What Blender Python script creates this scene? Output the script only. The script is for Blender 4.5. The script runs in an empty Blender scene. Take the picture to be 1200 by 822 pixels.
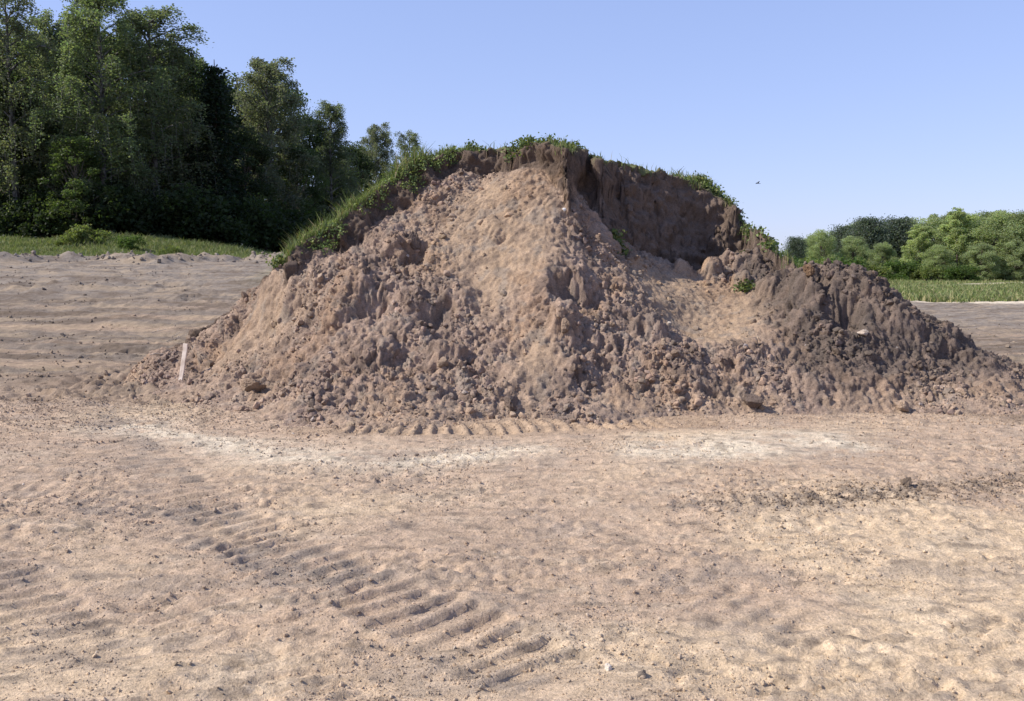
import bpy, bmesh, math
import numpy as np
from mathutils import Vector

R = math.radians
scene = bpy.context.scene
COL = scene.collection
F_PX, CX, CY, CAM_H, PITCH = 1082.0, 600.0, 411.0, 1.65, math.atan(101.0 / 1082.0)
SUN_AZ, SUN_EL = -98.0, 42.0          # azimuth from +Y towards +X, degrees

# ------------------------------------------------------------------ maths
def P(px, py, Y):
    """world point seen at photo pixel (px, py) at forward distance Y (used to survey the place)"""
    dx, dy = (px - CX) / F_PX, -(py - CY) / F_PX
    c, s = math.cos(PITCH), math.sin(PITCH)
    d = np.array([dx, c + dy * s, -s + dy * c])
    t = Y / d[1]
    return np.array([d[0] * t, Y, CAM_H + d[2] * t])

def PG(px, py, z=0.0):
    a = P(px, py, 1.0)
    return P(px, py, (CAM_H - z) / max(1e-4, CAM_H - a[2]))

def ss(a, b, x):
    t = np.clip((x - a) / (b - a), 0, 1)
    return t * t * (3 - 2 * t)

def hsh(ix, iy, seed):
    ix = ix.astype(np.int64).astype(np.uint32); iy = iy.astype(np.int64).astype(np.uint32)
    h = ix * np.uint32(374761393) + iy * np.uint32(668265263) + np.uint32((seed * 2246822519 + 3266489917) & 0xffffffff)
    h = (h ^ (h >> np.uint32(13))) * np.uint32(1274126177)
    h = (h ^ (h >> np.uint32(15))) * np.uint32(2246822519)
    h = h ^ (h >> np.uint32(16))
    return h.astype(np.float64) / 4294967296.0

def perlin(x, y, seed=0):
    x0, y0 = np.floor(x), np.floor(y)
    fx, fy = x - x0, y - y0
    u = fx * fx * fx * (fx * (fx * 6 - 15) + 10); v = fy * fy * fy * (fy * (fy * 6 - 15) + 10)
    def g(i, j):
        a = hsh(x0 + i, y0 + j, seed) * 6.2831853
        return np.cos(a) * (fx - i) + np.sin(a) * (fy - j)
    a = g(0, 0) * (1 - u) + g(1, 0) * u
    b = g(0, 1) * (1 - u) + g(1, 1) * u
    return (a * (1 - v) + b * v) * 1.5

def fbm(x, y, seed=0, octv=4, gain=0.5, lac=2.03):
    s, a, f = 0, 1.0, 1.0
    for k in range(octv):
        s = s + a * perlin(x * f + 17.3 * k, y * f - 9.1 * k, seed + k * 31)
        a *= gain; f *= lac
    return s

def lumps(x, y, cell, seed, dens=0.7, rmin=0.2, rmax=0.55, flat=0.8):
    """rubble relief: half-buried irregular clods, height in metres"""
    wx = x + cell * 0.22 * perlin(x / cell * 1.7, y / cell * 1.7, seed + 5)
    wy = y + cell * 0.22 * perlin(x / cell * 1.7 + 31, y / cell * 1.7, seed + 6)
    gx, gy = np.floor(wx / cell), np.floor(wy / cell)
    best = np.zeros_like(x)
    for i in (-1, 0, 1):
        for j in (-1, 0, 1):
            cx, cy = gx + i, gy + j
            jx, jy, rr, on, an = (hsh(cx, cy, seed + k) for k in range(5))
            an = an * 6.28
            dx = wx - (cx + 0.2 + 0.6 * jx) * cell; dy = wy - (cy + 0.2 + 0.6 * jy) * cell
            r = (rmin + (rmax - rmin) * rr ** 2) * cell
            u = (dx * np.cos(an) + dy * np.sin(an)) / r; v = (-dx * np.sin(an) + dy * np.cos(an)) / (r * 0.72)
            h = r * flat * np.sqrt(np.clip(1 - u * u - v * v, 0, 1)) * (on < dens)
            best = np.maximum(best, h)
    return best

def blocks(x, y, cell, seed, tilt=0.6):
    """broken earth: every cell a tilted facet at its own height, sharp steps between (about -0.5..0.5)"""
    wx = x + cell * 0.35 * perlin(x / cell * 1.3, y / cell * 1.3, seed + 5) + cell * 0.12 * perlin(x / cell * 4, y / cell * 4, seed + 7)
    wy = y + cell * 0.35 * perlin(x / cell * 1.3 + 31, y / cell * 1.3, seed + 6) + cell * 0.12 * perlin(x / cell * 4 + 9, y / cell * 4, seed + 8)
    gx, gy = np.floor(wx / cell), np.floor(wy / cell)
    bd = np.full(x.shape, 9e9); bh = np.zeros(x.shape)
    for i in (-1, 0, 1):
        for j in (-1, 0, 1):
            cx, cy = gx + i, gy + j
            dx = wx / cell - cx - hsh(cx, cy, seed); dy = wy / cell - cy - hsh(cx, cy, seed + 1)
            d = dx * dx + dy * dy
            hh = hsh(cx, cy, seed + 2) - 0.5 + tilt * ((hsh(cx, cy, seed + 3) - 0.5) * dx + (hsh(cx, cy, seed + 4) - 0.5) * dy) - 0.25 * d
            k = d < bd; bd = np.where(k, d, bd); bh = np.where(k, hh, bh)
    return bh

def vnoise3(p, seed=0):
    i = np.floor(p); f = p - i; f = f * f * (3 - 2 * f)
    out = 0
    for a in (0, 1):
        for b in (0, 1):
            for c in (0, 1):
                w = (f[:, 0] if a else 1 - f[:, 0]) * (f[:, 1] if b else 1 - f[:, 1]) * (f[:, 2] if c else 1 - f[:, 2])
                out = out + w * hsh(i[:, 0] + a + 57 * (i[:, 2] + c), i[:, 1] + b - 113 * (i[:, 2] + c), seed)
    return out * 2 - 1

def rbf(pts, smooth=0.003):
    pts = np.asarray(pts, float); n = len(pts); X = pts[:, :2]
    def phi(r2): return 0.5 * r2 * np.log(r2 + 1e-9)
    K = phi(((X[:, None] - X[None]) ** 2).sum(-1)) + np.eye(n) * smooth
    Pm = np.c_[np.ones(n), X]
    A = np.zeros((n + 3, n + 3)); A[:n, :n] = K; A[:n, n:] = Pm; A[n:, :n] = Pm.T
    w = np.linalg.solve(A, np.r_[pts[:, 2], 0, 0, 0])
    def f(x, y):
        s = w[n] + w[n + 1] * x + w[n + 2] * y
        for k in range(n):
            s = s + w[k] * phi((x - X[k, 0]) ** 2 + (y - X[k, 1]) ** 2)
        return s
    return f

# ------------------------------------------------------------------ mesh helpers
def mesh_np(name, V, F, smooth=True, colors=None):
    V = np.ascontiguousarray(V, np.float32); F = np.ascontiguousarray(F, np.int32)
    me = bpy.data.meshes.new(name)
    n, (m, k) = len(V), F.shape
    me.vertices.add(n); me.vertices.foreach_set('co', V.ravel())
    me.loops.add(m * k); me.loops.foreach_set('vertex_index', F.ravel())
    me.polygons.add(m); me.polygons.foreach_set('loop_start', np.arange(0, m * k, k, dtype=np.int32))
    me.update(calc_edges=True)
    me.polygons.foreach_set('use_smooth', np.full(m, bool(smooth)))
    if colors is not None:
        a = me.color_attributes.new('tint', 'FLOAT_COLOR', 'POINT')
        a.data.foreach_set('color', np.c_[colors, np.ones(n)].astype(np.float32).ravel())
    me.update()
    return me

def link(name, me, mat, parent=None, loc=None):
    o = bpy.data.objects.new(name, me)
    COL.objects.link(o)
    if mat is not None and (len(me.materials) == 0): me.materials.append(mat)
    if parent is not None: o.parent = parent
    if loc is not None: o.location = loc
    return o

def tag(o, label=None, cat=None, group=None, kind=None):
    if label: o['label'] = label
    if cat: o['category'] = cat
    if group: o['group'] = group
    if kind: o['kind'] = kind
    return o

def empty(name, loc):
    o = bpy.data.objects.new(name, None); COL.objects.link(o); o.location = loc
    o.empty_display_size = 0.1
    return o

def grid_faces(nx, ny):
    i = np.arange(nx - 1)[None, :] + nx * np.arange(ny - 1)[:, None]
    i = i.ravel()
    return np.c_[i, i + 1, i + nx + 1, i + nx]

def tubes(paths, sides=5):
    """paths: list of (pts (k,3), radii (k,)) -> V, F"""
    Vs, Fs, off = [], [], 0
    for pts, rad in paths:
        pts = np.asarray(pts, float); k = len(pts)
        t = np.gradient(pts, axis=0); t /= np.linalg.norm(t, axis=1)[:, None] + 1e-9
        ref = np.where(np.abs(t[:, 2:3]) < 0.9, np.array([[0, 0, 1.0]]), np.array([[1.0, 0, 0]]))
        ref = np.tile(ref[:1], (k, 1)) if k else ref
        a = np.cross(t, ref); a /= np.linalg.norm(a, axis=1)[:, None] + 1e-9
        b = np.cross(t, a)
        th = np.arange(sides) * 2 * math.pi / sides
        ring = pts[:, None] + np.asarray(rad)[:, None, None] * (np.cos(th)[None, :, None] * a[:, None] + np.sin(th)[None, :, None] * b[:, None])
        Vs.append(ring.reshape(-1, 3))
        q = []
        for i in range(k - 1):
            for j in range(sides):
                j2 = (j + 1) % sides
                q.append((off + i * sides + j, off + i * sides + j2, off + (i + 1) * sides + j2, off + (i + 1) * sides + j))
        Fs.append(np.array(q)); off += k * sides
    return np.concatenate(Vs), np.concatenate(Fs)

# ------------------------------------------------------------------ materials
def new_mat(name):
    m = bpy.data.materials.new(name); m.use_nodes = True
    nt = m.node_tree; b = nt.nodes['Principled BSDF']
    return m, nt, b

def soil_mat(name, bump=0.012, scale=60.0, var=0.35):
    m, nt, b = new_mat(name); N, L = nt.nodes, nt.links
    at = N.new('ShaderNodeAttribute'); at.attribute_name = 'tint'
    ge = N.new('ShaderNodeNewGeometry')
    n1 = N.new('ShaderNodeTexNoise'); n1.inputs['Scale'].default_value = scale; n1.inputs['Detail'].default_value = 5; n1.inputs['Roughness'].default_value = 0.7
    n2 = N.new('ShaderNodeTexNoise'); n2.inputs['Scale'].default_value = scale * 0.11; n2.inputs['Detail'].default_value = 6; n2.inputs['Roughness'].default_value = 0.65
    L.new(ge.outputs['Position'], n1.inputs['Vector']); L.new(ge.outputs['Position'], n2.inputs['Vector'])
    r1 = N.new('ShaderNodeMapRange'); r1.inputs[1].default_value = 0.3; r1.inputs[2].default_value = 0.7; r1.inputs[3].default_value = 1 - var; r1.inputs[4].default_value = 1 + var
    r2 = N.new('ShaderNodeMapRange'); r2.inputs[1].default_value = 0.3; r2.inputs[2].default_value = 0.7; r2.inputs[3].default_value = 1 - var * 0.7; r2.inputs[4].default_value = 1 + var * 0.7
    L.new(n1.outputs['Fac'], r1.inputs[0]); L.new(n2.outputs['Fac'], r2.inputs[0])
    mu = N.new('ShaderNodeMath'); mu.operation = 'MULTIPLY'; L.new(r1.outputs[0], mu.inputs[0]); L.new(r2.outputs[0], mu.inputs[1])
    vm = N.new('ShaderNodeVectorMath'); vm.operation = 'SCALE'; L.new(at.outputs['Color'], vm.inputs[0]); L.new(mu.outputs[0], vm.inputs['Scale'])
    L.new(vm.outputs[0], b.inputs['Base Color'])
    b.inputs['Roughness'].default_value = 0.95; b.inputs['Specular IOR Level'].default_value = 0.12
    bp = N.new('ShaderNodeBump'); bp.inputs['Distance'].default_value = bump; bp.inputs['Strength'].default_value = 0.8
    L.new(n1.outputs['Fac'], bp.inputs['Height']); L.new(bp.outputs[0], b.inputs['Normal'])
    return m

def leaf_mat(name, transl=0.35, tr_tint=(1.25, 1.35, 0.7)):
    m, nt, b = new_mat(name); N, L = nt.nodes, nt.links
    at = N.new('ShaderNodeAttribute'); at.attribute_name = 'tint'
    L.new(at.outputs['Color'], b.inputs['Base Color'])
    b.inputs['Roughness'].default_value = 0.6; b.inputs['Specular IOR Level'].default_value = 0.25
    tr = N.new('ShaderNodeBsdfTranslucent')
    mm = N.new('ShaderNodeVectorMath'); mm.operation = 'MULTIPLY'; mm.inputs[1].default_value = tr_tint
    L.new(at.outputs['Color'], mm.inputs[0]); L.new(mm.outputs[0], tr.inputs['Color'])
    mx = N.new('ShaderNodeMixShader'); mx.inputs[0].default_value = transl
    L.new(b.outputs[0], mx.inputs[1]); L.new(tr.outputs[0], mx.inputs[2])
    L.new(mx.outputs[0], N['Material Output'].inputs['Surface'])
    return m

def bark_mat(name, c1, c2, scale):
    m, nt, b = new_mat(name); N, L = nt.nodes, nt.links
    tc = N.new('ShaderNodeTexCoord'); mp = N.new('ShaderNodeMapping'); mp.inputs['Scale'].default_value = (1, 1, 0.5)
    n = N.new('ShaderNodeTexNoise'); n.inputs['Scale'].default_value = scale; n.inputs['Detail'].default_value = 4
    cr = N.new('ShaderNodeValToRGB'); cr.color_ramp.elements[0].position = 0.42; cr.color_ramp.elements[1].position = 0.6
    cr.color_ramp.elements[0].color = (*c1, 1); cr.color_ramp.elements[1].color = (*c2, 1)
    L.new(tc.outputs['Object'], mp.inputs[0]); L.new(mp.outputs[0], n.inputs['Vector']); L.new(n.outputs['Fac'], cr.inputs[0]); L.new(cr.outputs[0], b.inputs['Base Color'])
    b.inputs['Roughness'].default_value = 0.85
    return m

M_GROUND = soil_mat('dry_sandy_soil', 0.020, 75, 0.36)
M_MOUND = soil_mat('loose_loam', 0.028, 55, 0.36)
M_CLOD = soil_mat('earth_clod', 0.010, 70, 0.30)
M_LEAF = leaf_mat('tree_leaf', 0.52)
M_GRASS = leaf_mat('grass_blade', 0.30)
M_BIRCH = bark_mat('shaded_birch_bark', (0.05, 0.045, 0.04), (0.20, 0.19, 0.175), 6)  # pale bark darkened in colour for the shade the trunks stand in
M_BARK = bark_mat('brown_bark', (0.05, 0.04, 0.03), (0.13, 0.10, 0.08), 12)
M_WOOD = bark_mat('bare_pine_wood', (0.52, 0.42, 0.34), (0.74, 0.63, 0.54), 14)
M_TWIG = bark_mat('dry_twig_bark', (0.30, 0.24, 0.19), (0.48, 0.41, 0.34), 30)
M_BIRD = bark_mat('dark_feather', (0.02, 0.02, 0.025), (0.05, 0.05, 0.055), 20)

# soil colours (albedo, linear)
C_PINK = np.array([0.448, 0.321, 0.246]); C_YEL = np.array([0.58, 0.43, 0.31]); C_PALE = np.array([0.66, 0.55, 0.45])
C_GREY = np.array([0.265, 0.212, 0.185]); C_DAMP = np.array([0.17, 0.125, 0.10]); C_ASH = np.array([0.285, 0.24, 0.22])
C_TAN = np.array([0.345, 0.243, 0.180]); C_LOAM = np.array([0.305, 0.220, 0.174]); C_TOP = np.array([0.095, 0.070, 0.062]); C_ORG = np.array([0.30, 0.19, 0.13])
C_PINK, C_YEL, C_PALE, C_GREY, C_DAMP, C_ASH, C_TAN, C_LOAM, C_TOP, C_ORG = (q * np.array([1.0, 1.02, 0.94]) for q in (C_PINK, C_YEL, C_PALE, C_GREY, C_DAMP, C_ASH, C_TAN, C_LOAM, C_TOP, C_ORG))
C_TURF = np.array([0.125, 0.145, 0.06])

def mix(a, b, t):
    t = np.asarray(t)[..., None]
    return a * (1 - t) + b * t

# ------------------------------------------------------------------ THE GROUND
def polyline_frame(x, y, pts):
    """distance to a polyline and arc length along it"""
    pts = np.asarray(pts, float); lo, hi = pts.min(0) - 1.2, pts.max(0) + 1.2
    X0, Y0 = np.asarray(x, float), np.asarray(y, float); near = (X0 > lo[0]) & (X0 < hi[0]) & (Y0 > lo[1]) & (Y0 < hi[1])
    O = [np.full(X0.shape, 9.0), np.zeros(X0.shape), np.zeros(X0.shape)]; x, y = X0[near], Y0[near]
    best = np.full(x.shape, 1e9); arc = np.zeros(x.shape); side = np.zeros(x.shape); L0 = 0
    for a, b in zip(pts[:-1], pts[1:]):
        d = b - a; ln = np.hypot(*d); d = d / ln
        s = np.clip((x - a[0]) * d[0] + (y - a[1]) * d[1], 0, ln)
        px, py = x - a[0] - s * d[0], y - a[1] - s * d[1]
        q = np.hypot(px, py); k = q < best
        best = np.where(k, q, best); arc = np.where(k, L0 + s, arc); side = np.where(k, d[0] * py - d[1] * px, side)
        L0 += ln
    O[0][near], O[1][near], O[2][near] = best, arc, side
    return O[0], O[1], O[2], L0

def gp(*pix):
    out = np.array([PG(a, b)[:2] for a, b in pix])
    for _ in range(2):                                     # Chaikin rounding
        q = 0.75 * out[:-1] + 0.25 * out[1:]; r = 0.25 * out[:-1] + 0.75 * out[1:]
        out = np.concatenate([out[:1], np.stack([q, r], 1).reshape(-1, 2), out[-1:]])
    return out

TRACKS = [  # (path, half width, grouser pitch, depth, skew)
    (gp((95, 470), (175, 540), (250, 600), (350, 655), (450, 700), (560, 752), (680, 815)), 0.26, 0.165, 0.036, 0.05),
    (gp((380, 503), (520, 503), (650, 498), (800, 494)), 0.30, 0.17, 0.050, 0.0),
    (gp((-70, 640), (-10, 672), (40, 720), (110, 800)), 0.25, 0.155, 0.022, 0.05),
    (gp((-60, 560), (60, 575), (160, 600), (290, 640), (420, 720)), 0.20, 0.16, 0.016, 0.5),
    (gp((1230, 560), (1090, 578), (980, 585), (880, 588), (760, 590)), 0.14, 0.15, 0.022, -0.2),
    (gp((700, 640), (850, 700), (1000, 780), (1100, 850)), 0.24, 0.17, 0.012, 0.4),
    (gp((1200, 630), (1080, 700), (960, 760), (860, 840)), 0.24, 0.17, 0.012, 0.4),
]

PALE_A = gp((120, 488), (200, 508), (320, 527), (450, 540), (560, 533), (660, 520))
PALE_B = gp((700, 522), (790, 528), (880, 527), (950, 518), (1050, 524))
def left_edge(x):   # forward distance of the turf edge left of the mound
    return 33.0 + 1.3 * np.sin(x * 0.37 + 1.0) + 0.8 * np.sin(x * 1.13) + np.clip(x + 12, 0, 30) * 0.9
def right_edge(x):
    return 43.0 - 0.55 * (x - 17) + 0.5 * np.sin(x * 0.9)

def ground_base(x, y):
    left = ss(9, -7, x)
    h = left * (1.62 * ss(14, 33, y) + 0.10 * ss(24, 27, y))
    h = h + left * ss(-9, -18, x) * 1.15 * ss(33, 45, y)
    h = h + 0.05 * fbm(x * 0.25, y * 0.25, 11, 3)
    return h

def ground_height(x, y, detail=True):
    h = ground_base(x, y)
    le = left_edge(x)
    berm = np.exp(-((y - le + 1.0) / 0.75) ** 2) * ss(-6, -8, x)
    h = h + berm * 0.26
    if not detail: return h
    near = ss(70, 20, y)
    dirt = 1 - np.maximum(ss(-5, -7, x) * ss(0, 1.2, y - le), ss(8, 10, x) * ss(0, 1.0, y - right_edge(x)))
    nd = near * dirt
    # broad wheel-worn undulation, elongated along the haul direction
    h = h + nd * 0.026 * fbm(x * 0.55, y * 1.3, 21, 3)
    intrack = np.zeros_like(x)
    for path, w, pitch, dep, skew in TRACKS[:4]:
        intrack = np.maximum(intrack, ss(w * 1.3, w * 0.9, polyline_frame(x, y, path)[0]) * min(1, dep / 0.03))
    nd = nd * (1 - 0.75 * intrack)
    rough = 0.45 + 0.55 * ss(-0.25, 0.45, fbm(x * 0.5, y * 0.7, 33, 3))
    worn = np.exp(-((y - 8.9 - 0.25 * np.sin(x * 0.6)) / 0.8) ** 2) * ss(-5.5, -4, x) * ss(7, 5, x)    # the smooth pale strip before the mound
    rough = rough * (1 - 0.6 * worn)
    ux, uy = x * 0.92 + y * 0.38, -x * 0.38 + y * 0.92
    h = h + nd * rough * (0.013 * fbm(ux * 3.2, uy * 6.0, 41, 4, 0.6) + 0.013 * blocks(ux, uy * 1.6, 0.16, 47) * ss(-.1, .4, perlin(x * .6, y * .9, 49)) + 0.013 * blocks(x, y, 0.055, 48) + 0.010 * fbm(ux * 14, uy * 17, 43, 3, 0.7) * (0.5 + ss(-.3, .4, perlin(x * .8, y * .8, 45))))
    h = h + nd * rough * 0.55 * lumps(x, y, 0.085, 51, 0.45, 0.12, 0.42, 0.55) * ss(9, 5, y + 0.8 * perlin(x * 0.7, y * 0.7, 3))
    h = h + nd * 0.6 * lumps(x, y, 0.30, 61, 0.10, 0.06, 0.2, 0.6)
    su, sv = x * 0.96 + y * 0.28, -x * 0.28 + y * 0.96
    stri = fbm(su * 1.6, sv * 13.0, 55, 4, 0.6) * ss(1.5, -1.0, x + 0.6 * perlin(x * .5, y * .5, 56))
    h = h + nd * 0.012 * stri
    print_ = fbm(x * 7.0, y * 5.0, 57, 3, 0.6) * ss(-1.0, 1.5, x) * ss(8.5, 6.5, y)
    h = h + nd * 0.006 * print_ + nd * 0.014 * ss(-1, 1, x) * blocks(x, y, 0.11, 58) * ss(-.2, .3, perlin(x * 1.1, y * 1.3, 59))
    scuff = np.abs(perlin(ux * 2.1 + 0.4 * perlin(x * 2, y * 2, 8), uy * 4.4, 71))
    h = h - nd * rough * 0.016 * (1 - ss(0, 0.16, scuff))
    # ruts of the haul lane left of the mound, running away to the left
    lane = ss(-4.0, -5.5, x + 0.12 * (y - 14)) * ss(10.5, 13, y)
    rut = 1.6 * perlin(x * 0.3 + 0.1 * y, y * 1.5 + 0.12 * x, 81) + 1.2 * perlin(x * 0.10, y * 0.8 + 0.1 * x, 82)
    h = h + lane * dirt * (0.016 * rut + 0.034 * fbm(x * 0.9, y * 1.9, 83, 5, .65) + 0.09 * ss(-.1, .4, fbm(x * .3, y * .5, 84, 2)) * blocks(x * 0.8, y * 1.4, 0.4, 86))
    skirt = ss(-7.6, -5.6, x) * ss(10.4, 11.4, y) * ss(15.5, 13.5, y) * ss(-3, -4, x)
    h = h + skirt * (0.05 * fbm(x * 2, y * 2.6, 121, 4, .6) + 0.06 * blocks(x, y * 1.3, 0.2, 123) + 0.05 * blocks(x, y * 1.3, 0.09, 125))
    h = h + berm * dirt * (0.16 * fbm(x * 1.1, y * 1.1, 85, 4) + 0.9 * lumps(x, y, 0.55, 87, 0.75, 0.2, 0.5, 0.8))
    rl = ss(5.5, 7.5, x) * ss(12, 14, y)
    h = h + rl * dirt * (0.06 * fbm(x * 0.5, y * 1.6, 89, 5, .6) + 0.05 * ss(-.1, .4, fbm(x * .3, y * .5, 88, 2)) * blocks(x * 0.8, y * 1.4, 0.4, 90))
    for path, w, pitch, dep, skew in TRACKS:
        d, s, sd, L = polyline_frame(x, y, path)
        inside = ss(w * 1.12, w * 0.9, d + 0.03 * perlin(x * 6, y * 6, 91)) * ss(0.0, 0.3, s) * ss(0.0, 0.3, L - s)
        fade = (0.75 + 0.35 * ss(-0.3, 0.3, perlin(x * 1.3, y * 1.3, 93))) * (0.55 + 0.45 * ss(7.5, 5.6, y + 0 * x)) if dep != 0.050 else 0.8 + 0.4 * perlin(x * 1.3, y * 1.3, 93)
        ph = (s + skew * sd + 0.03 * perlin(x * 2.5, y * 2.5, 95)) / pitch
        saw = ph - np.floor(ph)
        bars = np.where(saw < 0.12, saw / 0.12, np.where(saw < 0.5, 1 - 0.1 * (saw - .12) / .38, np.where(saw < 0.62, 0.9 - 0.9 * (saw - 0.5) / 0.12, 0.0)))
        bars = np.where(saw < 0.30, saw / 0.30, np.where(saw < 0.5, 1 - 0.1 * (saw - .30) / .20, np.where(saw < 0.60, 0.9 - 0.9 * (saw - 0.5) / 0.1, 0.0)))
        bars = bars * (0.9 + 0.35 * perlin(np.floor(ph) * 7.3, sd * 3, 99)) + 0.14 * blocks(x, y, 0.06, 96)
        h = h + inside * fade * dep * (bars - 0.62)
        h = h + 0.3 * dep * fade * np.exp(-((d - w * 1.15) / 0.06) ** 2) * (0.6 + 0.8 * perlin(x * 5, y * 5, 97))
    return h

def ground_color(x, y):
    n1 = fbm(x * 0.35, y * 0.5, 101, 4); n2 = fbm(x * 1.3, y * 2.2, 103, 4); n3 = fbm(x * 5, y * 9, 105, 4)
    yel = ss(-0.1, 0.6, 0.7 * n1 + 0.9 * ss(0.3, 2.4, x) * ss(8.5, 5.5, y) - 0.22 + 0.5 * ss(4.6, 3.6, y))
    c = mix(np.broadcast_to(C_PINK, x.shape + (3,)), C_YEL, yel * 0.85)
    # dry pale sand along the foot of the mound
    pale = np.zeros_like(x)
    for pth, wd in ((PALE_A, 0.34), (PALE_B, 0.38)):
        dd, aa, sg, LL = polyline_frame(x, y, pth)
        pale = np.maximum(pale, np.exp(-((dd + 0.14 * n2) / (wd * (1 + 0.6 * n1))) ** 2) * ss(-0.1, 0.5, aa) * ss(-0.1, 0.5, LL - aa))
    c = mix(c, C_PALE, np.clip(pale * (0.78 + 0.8 * n2 + 0.6 * n3), 0, 0.92))
    c = mix(c, C_PALE, 0.22 * ss(0.15, 0.8, n2 + 0.5 * n3) * ss(11, 8, y))
    # darker trampled soil
    c = mix(c, C_GREY * 1.12, 0.45 * ss(0.05, 0.6, -n2 + 0.5 * n3 - 0.1))
    c = mix(c, C_DAMP, 0.55 * ss(0.25, 0.75, n3 + 0.3 * n2))
    n4 = fbm(x * 16, y * 22, 107, 3, .7); c = mix(c, C_GREY, 0.5 * ss(0.2, 0.9, n4))
    lane = ss(-3.2, -5.5, x + 0.10 * (y - 12)) * ss(10.0, 13.5, y + 0.8 * n1)
    far = np.maximum(lane, ss(5.3, 7.2, x + 0.15 * (y - 11)) * ss(10.6, 12.5, y + 0.6 * n1))
    st = fbm(x * 0.10, y * 1.1, 111, 4)
    lc = mix(np.broadcast_to(C_GREY * 0.92, x.shape + (3,)), C_PINK * 0.95, ss(0.0, 0.6, st) * ss(26, 20, y))
    lc = mix(lc, C_DAMP, 0.9 * ss(0.12, 0.5, -st + 0.25 * n3))
    lc = mix(lc, C_ASH * 1.05, ss(21, 28, y + 2 * n2) * 0.75)
    st2 = fbm(x * 0.42 + 0.25 * y, y * 1.7 - 0.10 * x, 113, 5, .65); lc = mix(lc, C_YEL * 0.75, 0.5 * ss(0.1, 0.5, st2)); lc = mix(lc, C_DAMP, 0.75 * ss(0.1, 0.5, -st2)) * 0.76
    c = mix(c, lc, far * 0.96)
    for path, w, pitch, dep, skew in TRACKS[:5]:
        d, s, sd, L = polyline_frame(x, y, path)
        ins = ss(w * 1.2, w * 0.7, d) * ss(-0.1, 0.4, perlin(x * 1.1, y * 1.1, 93) + 0.15) * ss(0, .3, s) * ss(0, .3, L - s)
        c = mix(c, C_GREY, 0.55 * ins * np.clip(0.7 + n3, 0, 1.4))
    d2 = polyline_frame(x, y, TRACKS[1][0])[0]
    c = mix(c, C_TAN * 1.05, 0.85 * ss(0.55, 0.30, d2))
    d5 = polyline_frame(x, y, TRACKS[4][0])[0]; c = mix(c, C_DAMP, 0.62 * np.exp(-((d5 + 0.10 * n3) / 0.20) ** 2) * ss(0.6, 2.4, x) * ss(-0.5, 0.3, n3))
    skirt = ss(-7.6, -5.6, x) * ss(-3.6, -4.6, x) * ss(10.4, 11.4, y + .5 * n2) * ss(15.5, 13.5, y); c = mix(c, C_LOAM * 0.85, 0.7 * np.clip(skirt * (1 + n2), 0, 1))
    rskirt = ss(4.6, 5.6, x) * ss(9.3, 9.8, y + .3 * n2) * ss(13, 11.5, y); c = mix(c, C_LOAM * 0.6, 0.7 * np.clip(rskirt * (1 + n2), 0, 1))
    # pale sandy verge and turf
    re, le = right_edge(x), left_edge(x)
    verge = ss(8, 12, x) * np.exp(-((y - re + 1.2) / 1.1) ** 2)
    c = mix(c, C_PALE, verge * 0.8)
    turf = np.maximum(ss(-5, -7, x) * ss(-0.4, 0.5, y - le + 1.2 * n2), ss(8, 10, x) * ss(-0.3, 0.5, y - re + 0.8 * n2))
    turf = np.maximum(turf, ss(24, 30, y) * ss(-8, -6, x) * ss(11, 9, x))
    c = mix(c, mix(np.broadcast_to(C_TURF, x.shape + (3,)), C_YEL * 0.6, ss(0.1, 0.7, n2) * 0.5), turf)
    # far sandy road across the meadow on the right
    rd = np.exp(-((y - 76 - 0.9 * (x - 38)) / 2.2) ** 2) * ss(37, 41, x)
    c = mix(c, C_PALE, rd)
    return np.clip(c, 0.01, 0.9)

def graded(start, stop, rules):
    out = [start]
    while out[-1] < stop:
        v = out[-1]; out.append(v + rules(v))
    return np.array(out)

gxp = graded(0.0, 900.0, lambda v: 0.0155 if v < 4 else (0.0155 + (v - 4) * 0.010 if v < 48 else v * 0.06))
gx = np.r_[-gxp[:0:-1], gxp]
gy = np.r_[-300, -120, -50, -20, -8, -3, graded(0.0, 3.0, lambda v: 0.05), graded(3.02, 900.0, lambda v: 0.0038 * v if v < 13 else (0.0055 * v if v < 48 else 0.05 * v))]
X, Y = np.meshgrid(gx, gy); xf, yf = X.ravel(), Y.ravel()
gz = ground_height(xf, yf)
ground = link('ground', mesh_np('ground', np.c_[xf, yf, gz], grid_faces(len(gx), len(gy)), True, ground_color(xf, yf)), M_GROUND)
tag(ground, 'bare pinkish tan sandy ground with machine track marks', 'ground', kind='structure')

# ------------------------------------------------------------------ THE MOUND
crest = [(130, 440, 14.6), (200, 412, 14.0), (260, 372, 13.5), (300, 336, 13.0), (340, 296, 12.45), (400, 256, 12.9), (450, 218, 13.35), (510, 184, 13.9), (560, 177, 14.15), (600, 173, 13.8),
         (640, 169, 13.35), (664, 172, 12.95), (676, 178, 13.5), (692, 184, 13.68), (699, 186, 13.32), (712, 190, 13.34), (721, 192, 14.15), (760, 200, 14.5), (800, 211, 14.85), (840, 230, 15.0),
         (868, 252, 14.7), (884, 268, 14.1), (900, 288, 13.5), (918, 303, 13.1), (940, 318, 12.8)]
cw = np.array([P(*c) for c in crest])
back = []
for p in cw[::2]:
    back += [(p[0] * 1.02, p[1] + 1.0, p[2] * 0.97), (p[0] * 1.02, p[1] + 2.6, p[2] * 0.60), (p[0] * 0.95, 18.6, -0.25)]
    back += [(p[0], p[1] - 1.2, p[2] + 0.15)]
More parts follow.
